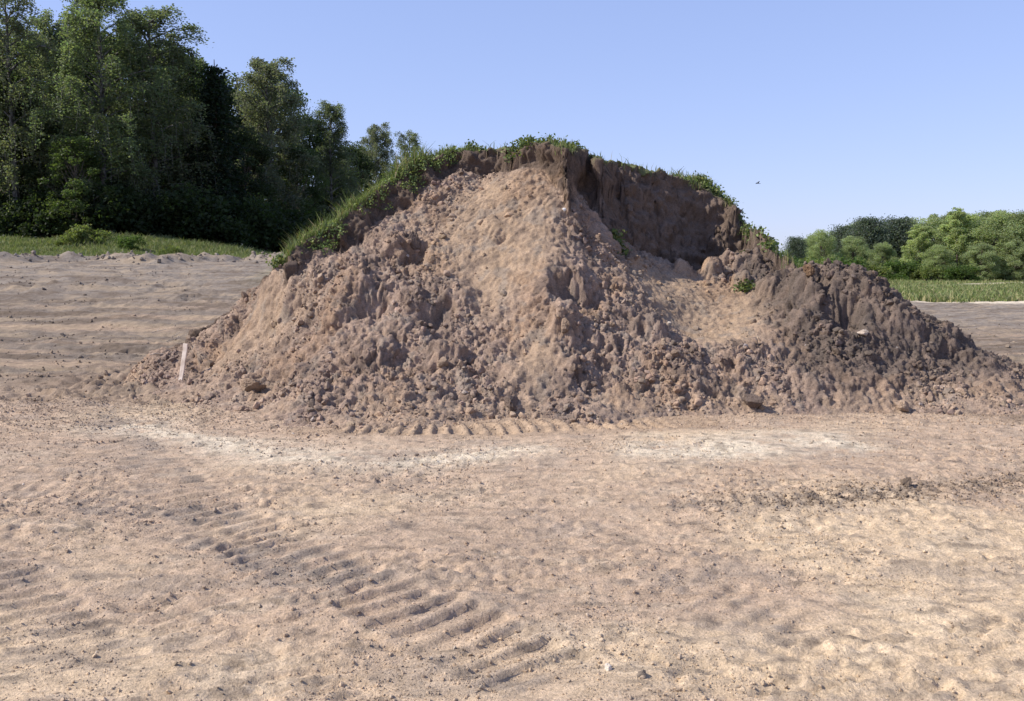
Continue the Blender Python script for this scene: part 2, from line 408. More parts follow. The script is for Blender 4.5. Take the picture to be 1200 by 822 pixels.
side = [(-5.9, 14.2, -0.3), (-4.7, 15.2, 0.2), (-5.6, 16.0, -0.3), (-4.0, 14.5, 1.05), (-3.2, 15.0, 1.55), (4.9, 14.2, 1.0), (5.8, 14.5, 0.1), (6.5, 14.5, -0.3), (5.2, 16.5, -0.2), (-5, 19, -.3), (5, 19, -.3)]
H_OLD = rbf([tuple(p) for p in cw] + back + side)
cx_s, cy_s = cw[:, 0], cw[:, 1]

toe = [(118, 436), (160, 466), (240, 478), (300, 490), (400, 499), (500, 501), (600, 490), (700, 487), (800, 487), (880, 486), (970, 486), (1060, 485), (1140, 488), (1225, 488)]
sp = []
for a, b in toe:
    g = PG(a, b); sp += [(g[0], g[1], -0.02), (g[0] * 1.05, g[1] - 0.7, -0.22)]
sp += [tuple(P(*c)) for c in [
    (180, 420, 13.1), (200, 440, 12.45), (250, 390, 12.7), (300, 358, 12.4), (330, 322, 12.35), (330, 420, 11.45), (330, 380, 11.9), (250, 440, 11.75), (320, 460, 10.8),
    (365, 300, 12.5), (400, 330, 12.0), (400, 400, 11.1), (400, 450, 10.4), (430, 282, 12.7), (450, 310, 12.2), (500, 252, 13.0), (450, 260, 13.0), (500, 226, 13.45), (400, 290, 12.65), (548, 202, 13.8), (500, 330, 11.8), (500, 400, 10.95), (500, 450, 10.3),
    (560, 215, 13.5), (560, 270, 12.6), (560, 330, 11.8), (620, 205, 13.2), (620, 260, 12.5), (640, 312, 11.8), (600, 400, 10.8), (600, 450, 10.15),
    (670, 240, 12.75), (680, 290, 12.3), (690, 350, 11.35), (680, 420, 10.55), (720, 300, 12.75), (740, 325, 12.4), (770, 322, 13.0), (800, 330, 13.1), (840, 326, 13.3), (800, 360, 12.4), (800, 392, 11.75), (860, 340, 12.9), (850, 385, 11.9),
    (760, 365, 11.7), (740, 400, 10.95), (800, 430, 10.5), (700, 460, 10.0), (860, 420, 10.8), (900, 326, 13.1), (900, 356, 12.3), (945, 320, 12.3), (990, 311, 12.2),
    (1040, 340, 12.15), (1000, 400, 11.2), (960, 440, 10.6), (1080, 368, 12.0), (1120, 390, 11.8), (1100, 430, 11.0), (1160, 418, 11.8), (1200, 445, 11.4)]]
sp += [(-4.6, 14.6, -0.1), (-3.0, 14.6, 0.6), (-1, 15.5, 1.2), (1, 15.5, 1.0), (3, 15.5, 0.6), (4.3, 13.6, 0.95), (4.6, 14.8, 0.1), (5.5, 13.4, 0.5), (6.2, 13.2, -0.05), (7.0, 12.6, -0.2), (-5.6, 14.2, -0.3), (-5.9, 13.0, -0.3), (7.3, 11.4, -0.15), (6.0, 15, -0.3)]
H_SPOIL = rbf(sp, 0.01)

def at_px(px, py, Y): return P(px, py, Y)[:2]
BUMPS = [  # survey of big lumps (+) and hollows (-): px, py, distance, rx, ry, dz
    (462, 287, 12.5, .13, .16, .10), (486, 300, 12.3, .17, .18, -.24), (420, 352, 11.8, .30, .20, .20), (440, 380, 11.5, .2, .14, -.16), (400, 372, 11.5, .22, .16, .14),
    (505, 372, 11.3, .20, .13, -.20), (480, 360, 11.5, .2, .18, .10), (292, 455, 11.0, .22, .13, .13), (440, 420, 10.8, .26, .16, .14), (520, 420, 10.7, .2, .14, .12),
    (612, 412, 10.6, .15, .13, -.08), (660, 385, 10.9, .14, .18, .18), (690, 395, 10.8, .16, .12, -.14), (720, 360, 11.3, .26, .18, .14), (760, 385, 11.2, .2, .15, .12),
    (945, 345, 12.0, .15, .22, .16), (962, 340, 12.0, .12, .2, -.14), (985, 383, 11.5, .26, .20, -.46), (950, 385, 11.5, .22, .2, .14), (1010, 352, 11.9, .25, .15, .12), (1060, 385, 11.5, .22, .16, .12),
    (900, 410, 11.0, .25, .16, .10), (1100, 400, 11.4, .2, .16, .10), (590, 275, 12.4, .07, .09, -.12), (575, 262, 12.6, .12, .1, .08), (540, 345, 11.6, .2, .2, .08), (350, 345, 12.1, .25, .16, .12), (320, 345, 12.3, .2, .15, .1),
    (270, 385, 12.5, .2, .14, .09), (870, 330, 13.0, .14, .14, .18), (800, 318, 13.4, .12, .14, .16), (835, 318, 13.4, .14, .14, .2), (900, 335, 12.6, .16, .14, .16), (745, 310, 12.9, .14, .12, .12), (872, 300, 13.6, .26, .24, .34), (842, 306, 13.7, .2, .2, .3), (895, 305, 13.4, .2, .2, .24)]
BUMPW = [(*at_px(a, b, c), rx, ry, dz) for a, b, c, rx, ry, dz in BUMPS]

def smooth_mask(x, y):
    """1 where the slope is fine slumped soil, 0 where it is cloddy rubble"""
    def blob(px, py, Yd, rx, ry):
        c = at_px(px, py, Yd); return np.exp(-(((x - c[0]) / rx) ** 2 + ((y - c[1]) / ry) ** 2) ** 1.5)
    m = blob(580, 260, 12.6, 1.0, 1.0) + 1.6 * blob(818, 360, 12.4, .85, .95) + 0.8 * blob(300, 405, 11.9, .8, .5) + 0.75 * blob(625, 430, 10.4, .35, .55) + .6 * blob(600, 330, 11.8, .5, .6) + .5 * blob(860, 400, 11.3, .5, .35)
    return np.clip(m + 0.25 * fbm(x * 1.5, y * 1.5, 201, 3), 0, 1)

def mound_surface(x, y):
    jit = 0.12 * fbm(x * 1.9, x * 0 + 3.0, 211, 2) + 0.11 * blocks(x, y * 0.7, 0.33, 215) + 0.06 * fbm(x * 3.0, y * 4.0, 213, 1)
    # vertical pillar standing out of the shaded wall
    yc = np.interp(x, cx_s, cy_s) + jit
    old_y = np.maximum(y, yc)
    zo = H_OLD(x, old_y)
    steep = 2.5 - 0.8 * ss(-0.4, -1.4, x) + 0.6 * perlin(x * 1.9, y * 1.2, 217)
    cut = np.where(y < yc, zo - (yc - y) * steep, zo)
    spo = H_SPOIL(x, y)
    for bx, by, rx, ry, dz in BUMPW:
        wx = x + 0.06 * perlin(x * 5, y * 5, 223); wy = y + 0.06 * perlin(x * 5 + 9, y * 5, 224)
        q = ((wx - bx) / rx) ** 2 + ((wy - by) / ry) ** 2
        spo = spo + 1.15 * dz * np.exp(-q ** 2)
    # the stepped scarp low on the face, open to the right
    e = at_px(640, 318, 11.75)
    wob = 0.05 * fbm(x * 4, y * 4, 227, 3)
    st = ss(0.0, 0.13, x - e[0] + wob) * ss(0.0, 0.20, e[1] + 0.04 - y + wob) * ss(1.05, 0.5, x - e[0]) * ss(0.75, 0.25, e[1] - y)
    spo = spo - 0.33 * st
    sm = smooth_mask(x, y)
    rg = 1 - 0.86 * sm
    inn = ss(-0.05, 0.25, spo)
    spo = spo + inn * (0.10 * fbm(x * 1.1, y * 1.1, 231, 4) * (0.35 + 0.65 * rg))
    v = y * 1.3                                            # slope length rather than plan length
    def ridged(f, sd, o=4):
        t, am, ff = 0, 1.0, f
        for k in range(o):
            t = t + am * (1 - 2.2 * np.abs(perlin(x * ff + 3.1 * k, v * ff - 7.7 * k, sd + k))); am *= 0.58; ff *= 2.15
        return t
    rub = 0.55 * lumps(x, v, 0.46, 241, 0.16, 0.16, 0.42, 0.6) + 0.35 * lumps(x, v + 5, 0.075, 249, 0.5, 0.12, 0.5, 0.7)
    rub = rub - 0.75 * lumps(x + 7, v + 2, 0.34, 243, 0.30, 0.15, 0.48, 0.7) - 0.6 * lumps(x + 1, v + 8, 0.15, 247, 0.32, 0.15, 0.5, 0.8)
    disp = rg * rub * (0.35 + 0.65 * inn) * ss(-0.12, 0.1, spo)
    chunk = ss(-0.25, 0.35, fbm(x * 0.9, v * 0.9, 611, 3))
    disp = disp + inn * (0.005 + 0.024 * rg) * ridged(3.4, 601, 5)
    disp = disp + inn * rg * (0.11 * chunk * blocks(x, v, 0.42, 621) + (0.025 + 0.042 * chunk) * blocks(x, v, 0.19, 627) + (0.022 + 0.036 * chunk) * blocks(x, v, 0.085, 633)) + (0.3 + 0.7 * rg) * 0.034 * blocks(x, v, 0.045, 639)
    disp = disp + (0.012 + 0.016 * rg) * fbm(x * 9, v * 9, 251, 4, 0.75) * inn
    disp = disp + sm * 0.5 * lumps(x, v, 0.14, 255, 0.25, 0.1, 0.35, 0.7)
    k = 0.05
    d = np.clip((cut - spo) / k, -1, 1)
    h = np.maximum(cut, spo) + np.where(np.abs(d) < 1, k * (1 - np.abs(d)) ** 2 * 0.25, 0)
    is_cut = ss(-0.03, 0.06, cut - spo)
    on_top = ss(0.02, -0.05, yc - y) * is_cut
    h = h + on_top * 0.065 * fbm(x * 4, y * 4, 261, 4, .6)
    return h, is_cut, on_top, sm, yc, 0.85 * disp * (1 - is_cut)

# the mound is only as wide as it stands on the ground
mx = np.arange(-6.3, 7.5, 0.0165)
my = np.r_[np.arange(8.3, 12.4, 0.0165), np.arange(12.4, 15.04, 0.0095), graded(15.05, 19.2, lambda v: 0.05)]
X, Y = np.meshgrid(mx, my); xf, yf = X.ravel(), Y.ravel()
mz, m_cut, m_top, m_sm, m_yc, m_disp = mound_surface(xf, yf)
gbase = ground_base(xf, yf)
mz = mz + gbase * ss(0.6, 0.0, mz) * 0.9
# fade below ground round the rim
rim = np.maximum.reduce([ss(-5.6, -6.2, xf), ss(7.0, 7.4, xf), ss(8.75, 8.4, yf), ss(18.2, 19.0, yf)])
mz = mz - 0.5 * rim
V = np.c_[xf, yf, mz]
nx_, ny_ = len(mx), len(my)
Zg = mz.reshape(ny_, nx_)
def blur(A, n):
    for ax in (0, 1):
        p = np.pad(A, [(n + 1, n) if i == ax else (0, 0) for i in (0, 1)], mode='edge'); cs = np.cumsum(p, axis=ax)
        A = (np.take(cs, np.arange(2 * n + 1, cs.shape[ax]), ax) - np.take(cs, np.arange(0, cs.shape[ax] - 2 * n - 1), ax)) / (2 * n + 1)
    return A
Zb = blur(blur(Zg, 3), 3)
dzx = np.gradient(Zb, mx, axis=1); dzy = np.gradient(Zb, my, axis=0)
Nn = np.stack([-dzx, -dzy, np.ones_like(Zg)], -1).reshape(-1, 3); Nn /= np.linalg.norm(Nn, axis=1)[:, None]
steepm = ss(0.9, 0.6, Nn[:, 2])
dn = 0.080 * vnoise3(V * 3.6, 301) + 0.060 * vnoise3(V * 8.0, 303) + 0.042 * vnoise3(V * 17.0, 305) + 0.026 * vnoise3(V * 35.0, 307)
dn = dn + 0.10 * np.abs(vnoise3(V * np.array([3.0, 3.0, 5.0]), 309)) - 0.05
V = V + Nn * (m_disp + dn * steepm * m_cut)[:, None]
Zg = Zg + (m_disp / np.maximum(Nn[:, 2], 0.5)).reshape(ny_, nx_)
# soil colour: dark topsoil under the turf, tan subsoil slumped below, grey-brown rubble, some painted shade
dep = np.clip(H_OLD(xf, np.maximum(yf, m_yc)) - mz, -1, 5)
c = mix(np.broadcast_to(C_LOAM * np.array([1.0, 0.985, 1.05]), (len(xf), 3)), C_TAN, np.clip(m_sm * 0.95, 0, 1))
nA = fbm(xf * 1.2, yf * 1.2, 311, 4); nB = fbm(xf * 4.5, yf * 4.5, 313, 4); nC = fbm(xf * 0.5, yf * 0.5, 315, 2)
c = mix(c, C_ORG, 0.5 * ss(0.1, 0.6, nA)); c = mix(c, C_TOP * 1.4, 0.55 * ss(0.15, 0.6, nB - 0.2 * m_sm)); c = mix(c, C_ASH * 0.8, 0.5 * ss(0.2, 0.6, -nB))
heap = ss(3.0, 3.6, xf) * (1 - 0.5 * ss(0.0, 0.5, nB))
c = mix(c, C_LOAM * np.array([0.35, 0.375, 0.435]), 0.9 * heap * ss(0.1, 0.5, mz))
shade_spots = ss(0.15, 0.7, fbm(xf * 1.6 + 5, yf * 1.6, 319, 4, .6)) * (1 - m_sm); c = mix(c, C_TOP * 1.7, 0.55 * shade_spots)  # dark pockets painted as shadow among the rubble
topsoil_shade = m_cut * ss(1.0, 0.35, dep - 0.75 * ss(0.8, 1.6, xf) + 0.25 * nB + 0.22 * vnoise3(V * 5.0, 317))  # topsoil, deepened right of the spur to paint shade into the hollow
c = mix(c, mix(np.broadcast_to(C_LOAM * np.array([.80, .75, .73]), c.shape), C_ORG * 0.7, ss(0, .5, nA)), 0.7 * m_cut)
c = mix(c, mix(np.broadcast_to(C_TOP, c.shape), C_TOP * 1.35, ss(0.6, 1.2, xf)), 0.85 * topsoil_shade)
turf_m = m_top * ss(-0.2, 0.2, nA + 0.35) * ss(-3.4, -3.0, xf)
c = mix(c, C_TURF * 0.8 + C_TOP * 0.3, turf_m)
c = mix(c, C_PINK * 0.9, 0.45 * ss(0.32, 0.05, mz - gbase) * ss(-0.2, 0.3, nA + 0.2))
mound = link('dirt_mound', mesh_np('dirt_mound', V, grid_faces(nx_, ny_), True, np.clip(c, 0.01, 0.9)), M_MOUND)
tag(mound, 'big excavated mound of brown earth with steep cut face and rubble foot', 'dirt mound')

def mound_z(x, y):
    x = np.atleast_1d(x).astype(float); y = np.atleast_1d(y).astype(float)
    i = np.clip(np.searchsorted(mx, x) - 1, 0, nx_ - 2); j = np.clip(np.searchsorted(my, y) - 1, 0, ny_ - 2)
    u = np.clip((x - mx[i]) / (mx[i + 1] - mx[i]), 0, 1); v = np.clip((y - my[j]) / (my[j + 1] - my[j]), 0, 1)
    z = (Zg[j, i] * (1 - u) + Zg[j, i + 1] * u) * (1 - v) + (Zg[j + 1, i] * (1 - u) + Zg[j + 1, i + 1] * u) * v
    out = (x < mx[0]) | (x > mx[-1]) | (y < my[0]) | (y > my[-1])
    return np.where(out, -9, z)
def mound_val(A, x, y):
    i = np.clip(np.searchsorted(mx, x), 0, nx_ - 1); j = np.clip(np.searchsorted(my, y), 0, ny_ - 1)
    return A.reshape(ny_, nx_)[j, i]
def surf_z(x, y):
    x = np.atleast_1d(x).astype(float); y = np.atleast_1d(y).astype(float)
    return np.maximum(mound_z(x, y), ground_height(x, y))
def hit(px, py, y0=3.0, y1=60.0):
    """where the line of sight surveyed at a photo pixel first meets ground or mound"""
    ys = np.r_[np.arange(y0, 19, 0.02), np.arange(19, y1, 0.2)]
    pts = np.array([P(px, py, 1.0)]); d = pts[0] - np.array([0, 0, CAM_H])
    xs = d[0] * ys; zs = CAM_H + d[2] * ys
    below = np.nonzero(zs <= surf_z(xs, ys))[0]
    k = below[0] if len(below) else len(ys) - 1
    return Vector((xs[k], ys[k], float(surf_z(xs[k], ys[k])[0])))

# ------------------------------------------------------------------ CLODS AND STONES
def ico(sub):
    bm = bmesh.new(); bmesh.ops.create_icosphere(bm, subdivisions=sub, radius=1.0)
    v = np.array([p.co for p in bm.verts]); f = np.array([[q.index for q in p.verts] for p in bm.faces]); bm.free()
    return v, f
ICO1, ICO2, ICO3 = ico(1), ico(2), ico(5)
def clod_shape(base, seed, rough=0.35):
    v, f = base; rs = np.random.RandomState(seed)
    d = 1 + rough * vnoise3(v * 1.3 + seed * 3.1, seed) + 0.5 * rough * vnoise3(v * 3.1 + seed, seed + 1) + 0.25 * rough * vnoise3(v * 7 + seed, seed + 2)
    v = v * d[:, None]
    for _ in range(9):                                     # broken flat faces
        n = rs.normal(size=3); n /= np.linalg.norm(n); t = v @ n; lim = 0.50 + 0.35 * rs.rand()
        v = v - np.outer(np.clip(t - lim, 0, None) * 0.85, n)
    return v * np.array([1, 0.85, 0.7]) , f
def rand_rot(rs, n):
    q = rs.normal(size=(n, 4)); q /= np.linalg.norm(q, axis=1)[:, None]; w, x, y, z = q.T
    return np.stack([np.stack([1 - 2 * (y * y + z * z), 2 * (x * y - z * w), 2 * (x * z + y * w)], -1),
                     np.stack([2 * (x * y + z * w), 1 - 2 * (x * x + z * z), 2 * (y * z - x * w)], -1),
                     np.stack([2 * (x * z - y * w), 2 * (y * z + x * w), 1 - 2 * (x * x + y * y)], -1)], 1)
def scatter_clods(xs, ys, zs, size, cols, base, seed):
    rs = np.random.RandomState(seed); shapes = [clod_shape(base, seed + k, 0.45)[0] for k in range(10)]; f = base[1]
    n = len(xs); Rm = rand_rot(rs, n); pick = rs.randint(0, 10, n); nv = len(base[0])
    Vv = np.stack(shapes)[pick] * size[:, None, None]
    Vv = np.einsum('nij,nkj->nki', Rm, Vv) + np.stack([xs, ys, zs + 0.15 * size], -1)[:, None]
    Ff = (f[None] + (np.arange(n) * nv)[:, None, None]).reshape(-1, 3)
    return Vv.reshape(-1, 3), Ff, np.repeat(cols, nv, axis=0)

rs = np.random.RandomState(5)
def soil_palette(n, rs, light=0.06):
    t = rs.rand(n, 1)
    c = C_LOAM * (1 - t) + C_TAN * t
    c = np.where(rs.rand(n, 1) < 0.16, C_TOP * 1.7, c); c = np.where(rs.rand(n, 1) < 0.18, C_ASH * 0.85, c); c = np.where(rs.rand(n, 1) < light, np.array([0.5, 0.45, 0.39]), c)
    return c * rs.uniform(0.8, 1.2, (n, 1))
# rubble over the mound
n = 90000
xs = rs.uniform(-5.6, 7.0, n); ys = rs.uniform(8.7, 14.3, n)
keep = (mound_z(xs, ys) > ground_height(xs, ys, False) - 0.02)
sm = mound_val(m_sm, xs, ys); ct = mound_val(m_cut, xs, ys)
clus = fbm(xs * 1.3, ys * 1.3, 401, 3)
keep &= rs.rand(n) < np.clip((1 - 0.95 * sm) * (1 - 0.95 * ct) * (0.35 + 1.0 * clus), 0.01, 1)
xs, ys = xs[keep], ys[keep]; n = len(xs)
sp_ = np.stack([mound_val(V[:, k], xs, ys) for k in range(3)], -1)
size = 0.007 + 0.009 * rs.rand(n) + np.where(clus[keep] > 0.05, 0.050 * rs.rand(n) ** 9, 0.025 * rs.rand(n) ** 12)
big = size > 0.022
vcol = mound_val(c[:, 0], xs, ys)[:, None] * np.ones(3); vcol = np.stack([mound_val(c[:, k], xs, ys) for k in range(3)], -1)
for nm, mk, base, lab, sd in (('earth_rubble', ~big, ICO1, 'small loose earth crumbs strewn over the mound', 1), ('earth_lumps', big, ICO2, 'fist-sized loose earth lumps strewn over the mound slope', 2)):
    Vv, Ff, cc = scatter_clods(sp_[mk, 0], sp_[mk, 1], sp_[mk, 2], size[mk], vcol[mk] * rs.uniform(.72, 1.10, (mk.sum(), 1)) * (1 + .025 * rs.uniform(-1, 1, (mk.sum(), 3))) + (rs.rand(mk.sum(), 1) < .006) * .15, base, sd)
    tag(link(nm, mesh_np(nm, Vv, Ff, False, cc), M_CLOD), lab, 'rubble', kind='stuff')
# pebbles and crumbs on the flat ground: thin everywhere, thick in the spill before the mound and in a dark dragged line
n = 260000
xs = rs.uniform(-6.5, 7.5, n); ys = 3.2 + 8.0 * rs.rand(n) ** 1.5
d5 = polyline_frame(xs, ys, TRACKS[4][0])[0]
keep = (np.abs(xs) < ys * 0.6 + 0.4) & (mound_z(xs, ys) < ground_height(xs, ys, False) + 0.01)
dens = 0.10 + 0.5 * ss(-0.1, 0.5, fbm(xs * 0.9, ys * 0.9, 411, 4, .6)) + 0.7 * ss(8.8, 9.7, ys) + 1.0 * np.exp(-((d5 + 0.15 * fbm(xs * 2, ys * 2, 413, 2)) / 0.26) ** 2) * ss(0.8, 2.5, xs)
keep &= rs.rand(n) < dens
xs, ys = xs[keep], ys[keep]; n = len(xs)
size = (0.0030 + 0.015 * rs.rand(n) ** 14 + 0.0045 * rs.rand(n)) * (0.6 + 0.05 * ys)
pc = mix(ground_color(xs, ys), soil_palette(n, rs, 0.04) * .9, 0.6 * rs.rand(n))
ln = np.exp(-(polyline_frame(xs, ys, TRACKS[4][0])[0] / 0.32) ** 2) * ss(0.8, 2.2, xs); size = size * (1 + 0.5 * ln); pc = mix(pc, np.broadcast_to(C_DAMP * .9, pc.shape), 0.8 * ln)
Vv, Ff, cc = scatter_clods(xs, ys, ground_height(xs, ys), size, pc, ICO1, 3)
tag(link('pebbles', mesh_np('pebbles', Vv, Ff, False, cc), M_CLOD), 'small pebbles and crumbs of soil lying on the sandy ground', 'pebbles', kind='stuff')
n = 6000
ys = rs.uniform(11, 30, n); xs = -rs.uniform(0.34, 0.64, n) * ys; xs[n * 2 // 3:] *= -1
keep = (rs.rand(n) < 0.15 + 0.8 * ss(0.0, 0.5, fbm(xs * .5, ys * 1.2, 421, 3))) & (mound_z(xs, ys) < ground_height(xs, ys, False)); xs, ys = xs[keep], ys[keep]; n = len(xs)
size = 0.012 + 0.05 * rs.rand(n) ** 12 + 0.012 * rs.rand(n)
Vv, Ff, cc = scatter_clods(xs, ys, ground_height(xs, ys), size, ground_color(xs, ys) * rs.uniform(.85, 1.15, (n, 1)), ICO1, 7)
tag(link('soil_crumbs', mesh_np('soil_crumbs', Vv, Ff, False, cc), M_CLOD), 'crumbs of soil on the rutted haul lanes either side of the mound', 'soil crumbs', kind='stuff')
# rubble along the low berm at the turf edge, far left
n = 700
xs = rs.uniform(-24, -8, n); ys = left_edge(xs) - 1.0 + 0.8 * rs.normal(size=n); size = 0.03 + 0.10 * rs.rand(n) ** 5
cc = np.where(rs.rand(n, 1) < 0.3, C_ASH * .8, C_GREY * .8) * rs.uniform(0.8, 1.25, (n, 1))
Vv, Ff, cc = scatter_clods(xs, ys, ground_height(xs, ys), size, cc, ICO1, 4)
tag(link('berm_rubble', mesh_np('berm_rubble', Vv, Ff, False, cc), M_CLOD), 'grey lumps of soil along the low berm at the grass edge', 'rubble', kind='stuff')

def clod(name, label, cat, px, py, size, col, seed, sq=(1, 1, 1), sink=0.25):
    p = hit(px, py); v, f = clod_shape(ICO3, seed, 0.42)
    v = v * (1 + 0.07 * vnoise3(v * 9 + seed, seed + 9) + 0.04 * vnoise3(v * 19 + seed, seed + 10))[:, None]
    Rm = rand_rot(np.random.RandomState(seed), 1)[0]
    v = (v @ Rm.T) * size * np.array(sq)
    v[:, 2] += size * sq[2] * (1 - sink) * 0.6
    cc = np.broadcast_to(np.array(col), (len(v), 3)) * (1 + 0.2 * vnoise3(v * 14, seed)[:, None])
    o = link(name, mesh_np(name, v, f, False, cc), M_CLOD, None, p)
    return tag(o, label, cat, 'large clods and stones on and around the mound')
clod('earth_clod', 'long grey clod low on the left slope, right of the wooden stake', 'clod', 294, 458, 0.145, C_LOAM * 0.95, 11, (1.3, .9, .8))
clod('earth_clod', 'dark round clod near the foot of the mound beside the track prints', 'clod', 598, 476, 0.11, C_TOP * 1.5, 12)
clod('earth_clod', 'dark clod at the foot of the heap, left of the pale spill', 'clod', 884, 478, 0.12, C_TOP * 1.4, 13)
clod('earth_clod', 'grey clod at the toe of the right hand heap edge', 'clod', 1058, 483, 0.085, C_LOAM, 14)
clod('earth_clod', 'ash grey blocky clod halfway up the middle slope', 'clod', 662, 388, 0.085, C_LOAM * 0.8, 15, (1, .9, 1.1))
clod('stone', 'pale tan stone below the dark hollow of the right heap', 'stone', 1012, 392, 0.07, (0.46, 0.37, 0.29), 16, (1.2, 1, .8))
clod('stone', 'small white stone stuck high in the cut face at the shadow edge', 'stone', 662, 249, 0.035, (0.75, 0.73, 0.70), 17)
clod('stone', 'whitish stone low on the middle slope', 'stone', 545, 465, 0.04, (0.50, 0.42, 0.35), 18)
clod('stone', 'pale stone in the near ground at bottom centre', 'stone', 712, 787, 0.018, (0.55, 0.48, 0.40), 19)
clod('earth_clod', 'brown clod beside the pale stone in the near ground', 'clod', 752, 794, 0.020, C_GREY * 0.9, 20)
clod('earth_clod', 'dark lump standing on the upper left slope under the turf edge', 'clod', 484, 296, 0.13, C_TOP * 1.3, 21, (.8, .9, 1.3))
clod('earth_clod', 'dark clod in the dark strip of soil on the right foreground', 'clod', 1062, 570, 0.05, C_DAMP, 22)
clod('earth_clod', 'reddish brown clod on the ridge of the right heap', 'clod', 947, 325, 0.10, C_ORG * 0.5, 23, (.8, .9, 1.2))
clod('earth_clod', 'grey brown clod on the middle slope between two hollows', 'clod', 520, 432, 0.075, C_LOAM * 0.85, 24)

# ------------------------------------------------------------------ STAKE, TWIGS, BIRD
def box_bm(bm, sx, sy, z0, z1, taper=1.0):
    vs = [bm.verts.new((x * sx * (taper if z == z0 else 1), y * sy, z)) for z in (z0, z1) for x, y in ((-.5, -.5), (.5, -.5), (.5, .5), (-.5, .5))]
    for q in ((3, 2, 1, 0), (4, 5, 6, 7), (0, 1, 5, 4), (1, 2, 6, 5), (2, 3, 7, 6), (3, 0, 4, 7)): bm.faces.new([vs[i] for i in q])
b0 = hit(212, 446)
bm = bmesh.new(); box_bm(bm, 0.062, 0.024, -0.12, 0.46, 0.85)
bmesh.ops.bevel(bm, geom=bm.edges[:], offset=0.003, segments=1, affect='EDGES')
bmesh.ops.subdivide_edges(bm, edges=[e for e in bm.edges if e.calc_length() > 0.3], cuts=6)
for v in bm.verts: v.co.y += 0.006 * math.sin(v.co.z * 7); v.co.x += 0.002 * math.sin(v.co.z * 23)
me = bpy.data.meshes.new('wooden_stake'); bm.to_mesh(me); bm.free()
stake = link('wooden_stake', me, M_WOOD, None, b0); stake.rotation_euler = (R(-8), R(6), R(-12))
tag(stake, 'pale flat wooden stake stuck upright in the left slope of the mound', 'stake')

def twig(label, px, py, length, yaw, seed, tilt=0.15):
    p = hit(px, py); rs = np.random.RandomState(seed); k = 7
    s = np.linspace(0, length, k); w = np.cumsum(rs.normal(0, 0.018, (k, 2)), axis=0)
    pts = np.c_[s * math.cos(yaw) + w[:, 0], s * math.sin(yaw) + w[:, 0], s * tilt + w[:, 1] * 0.5 + 0.02]
    gzz = surf_z(pts[:, 0] + p.x, pts[:, 1] + p.y) - p.z
    pts[:, 2] = np.maximum(pts[:, 2], gzz + 0.006)
    paths = [(pts, np.linspace(0.009, 0.004, k))]
    m = pts[3]; e = m + np.array([0.09 * math.cos(yaw + .7), 0.09 * math.sin(yaw + .7), 0.05]); paths.append((np.array([m, (m + e) / 2 + .005, e]), [0.005, .004, .002]))
    Vv, Ff = tubes(paths, 5)
    return tag(link('dry_twig', mesh_np('dry_twig', Vv, Ff), M_TWIG, None, p), label, 'twig', 'dry twigs on the left slope')
twig('pale dry twig lying upright just above the wooden stake', 193, 402, 0.36, 1.0, 1, .5)
twig('second pale twig leaning beside the first above the stake', 203, 398, 0.28, 0.8, 2, .4)
twig('bent dry twig lying flat left of the wooden stake', 172, 424, 0.45, 0.2, 3, .05)
twig('short dark twig sticking out at the far left toe of the mound', 178, 392, 0.35, 0.9, 4, .2)

bp = P(888, 215, 38.0)
body = []
for t, r in ((-.075, .002), (-.05, .012), (-.015, .02), (.02, .019), (.045, .013), (.06, .014), (.072, .009), (.085, .002)): body.append((t, r))
Vv, Ff = tubes([(np.array([[t, 0, 0.004 * math.sin(t * 20)] for t, _ in body]), [r for _, r in body])], 8)
bird = empty('bird', bp); bird.rotation_euler = (R(18), R(-6), R(200))
link('body', mesh_np('bird_body', Vv, Ff), M_BIRD, bird)
for s in (-1, 1):
    pl = [(0.035, .012, .008), (0.03, .07, .035), (0.0, .15, .03), (-.005, .15, .03), (-.03, .07, .034), (-.03, .012, .006)]
    Wv = np.array([(x, y * s, z) for x, y, z in pl] + [(x, y * s, z - 0.005) for x, y, z in pl])
    q = [(0, 1, 4, 5), (1, 2, 3, 4), (11, 10, 7, 6), (10, 9, 8, 7), (0, 6, 7, 1), (1, 7, 8, 2), (2, 8, 9, 3), (3, 9, 10, 4), (4, 10, 11, 5), (5, 11, 6, 0)]
    link('wing', mesh_np('bird_wing', Wv, np.array(q), False), M_BIRD, bird)
tv = np.array([(-.06, -.008, 0), (-.06, .008, 0), (-.13, .022, 0), (-.13, -.022, 0), (-.06, -.008, -.004), (-.06, .008, -.004), (-.13, .022, -.003), (-.13, -.022, -.003)])
link('tail', mesh_np('bird_tail', tv, np.array([(0, 1, 2, 3), (7, 6, 5, 4), (0, 4, 5, 1), (1, 5, 6, 2), (2, 6, 7, 3), (3, 7, 4, 0)]), False), M_BIRD, bird)
tag(bird, 'small dark bird flying in the sky right of the mound top', 'bird')

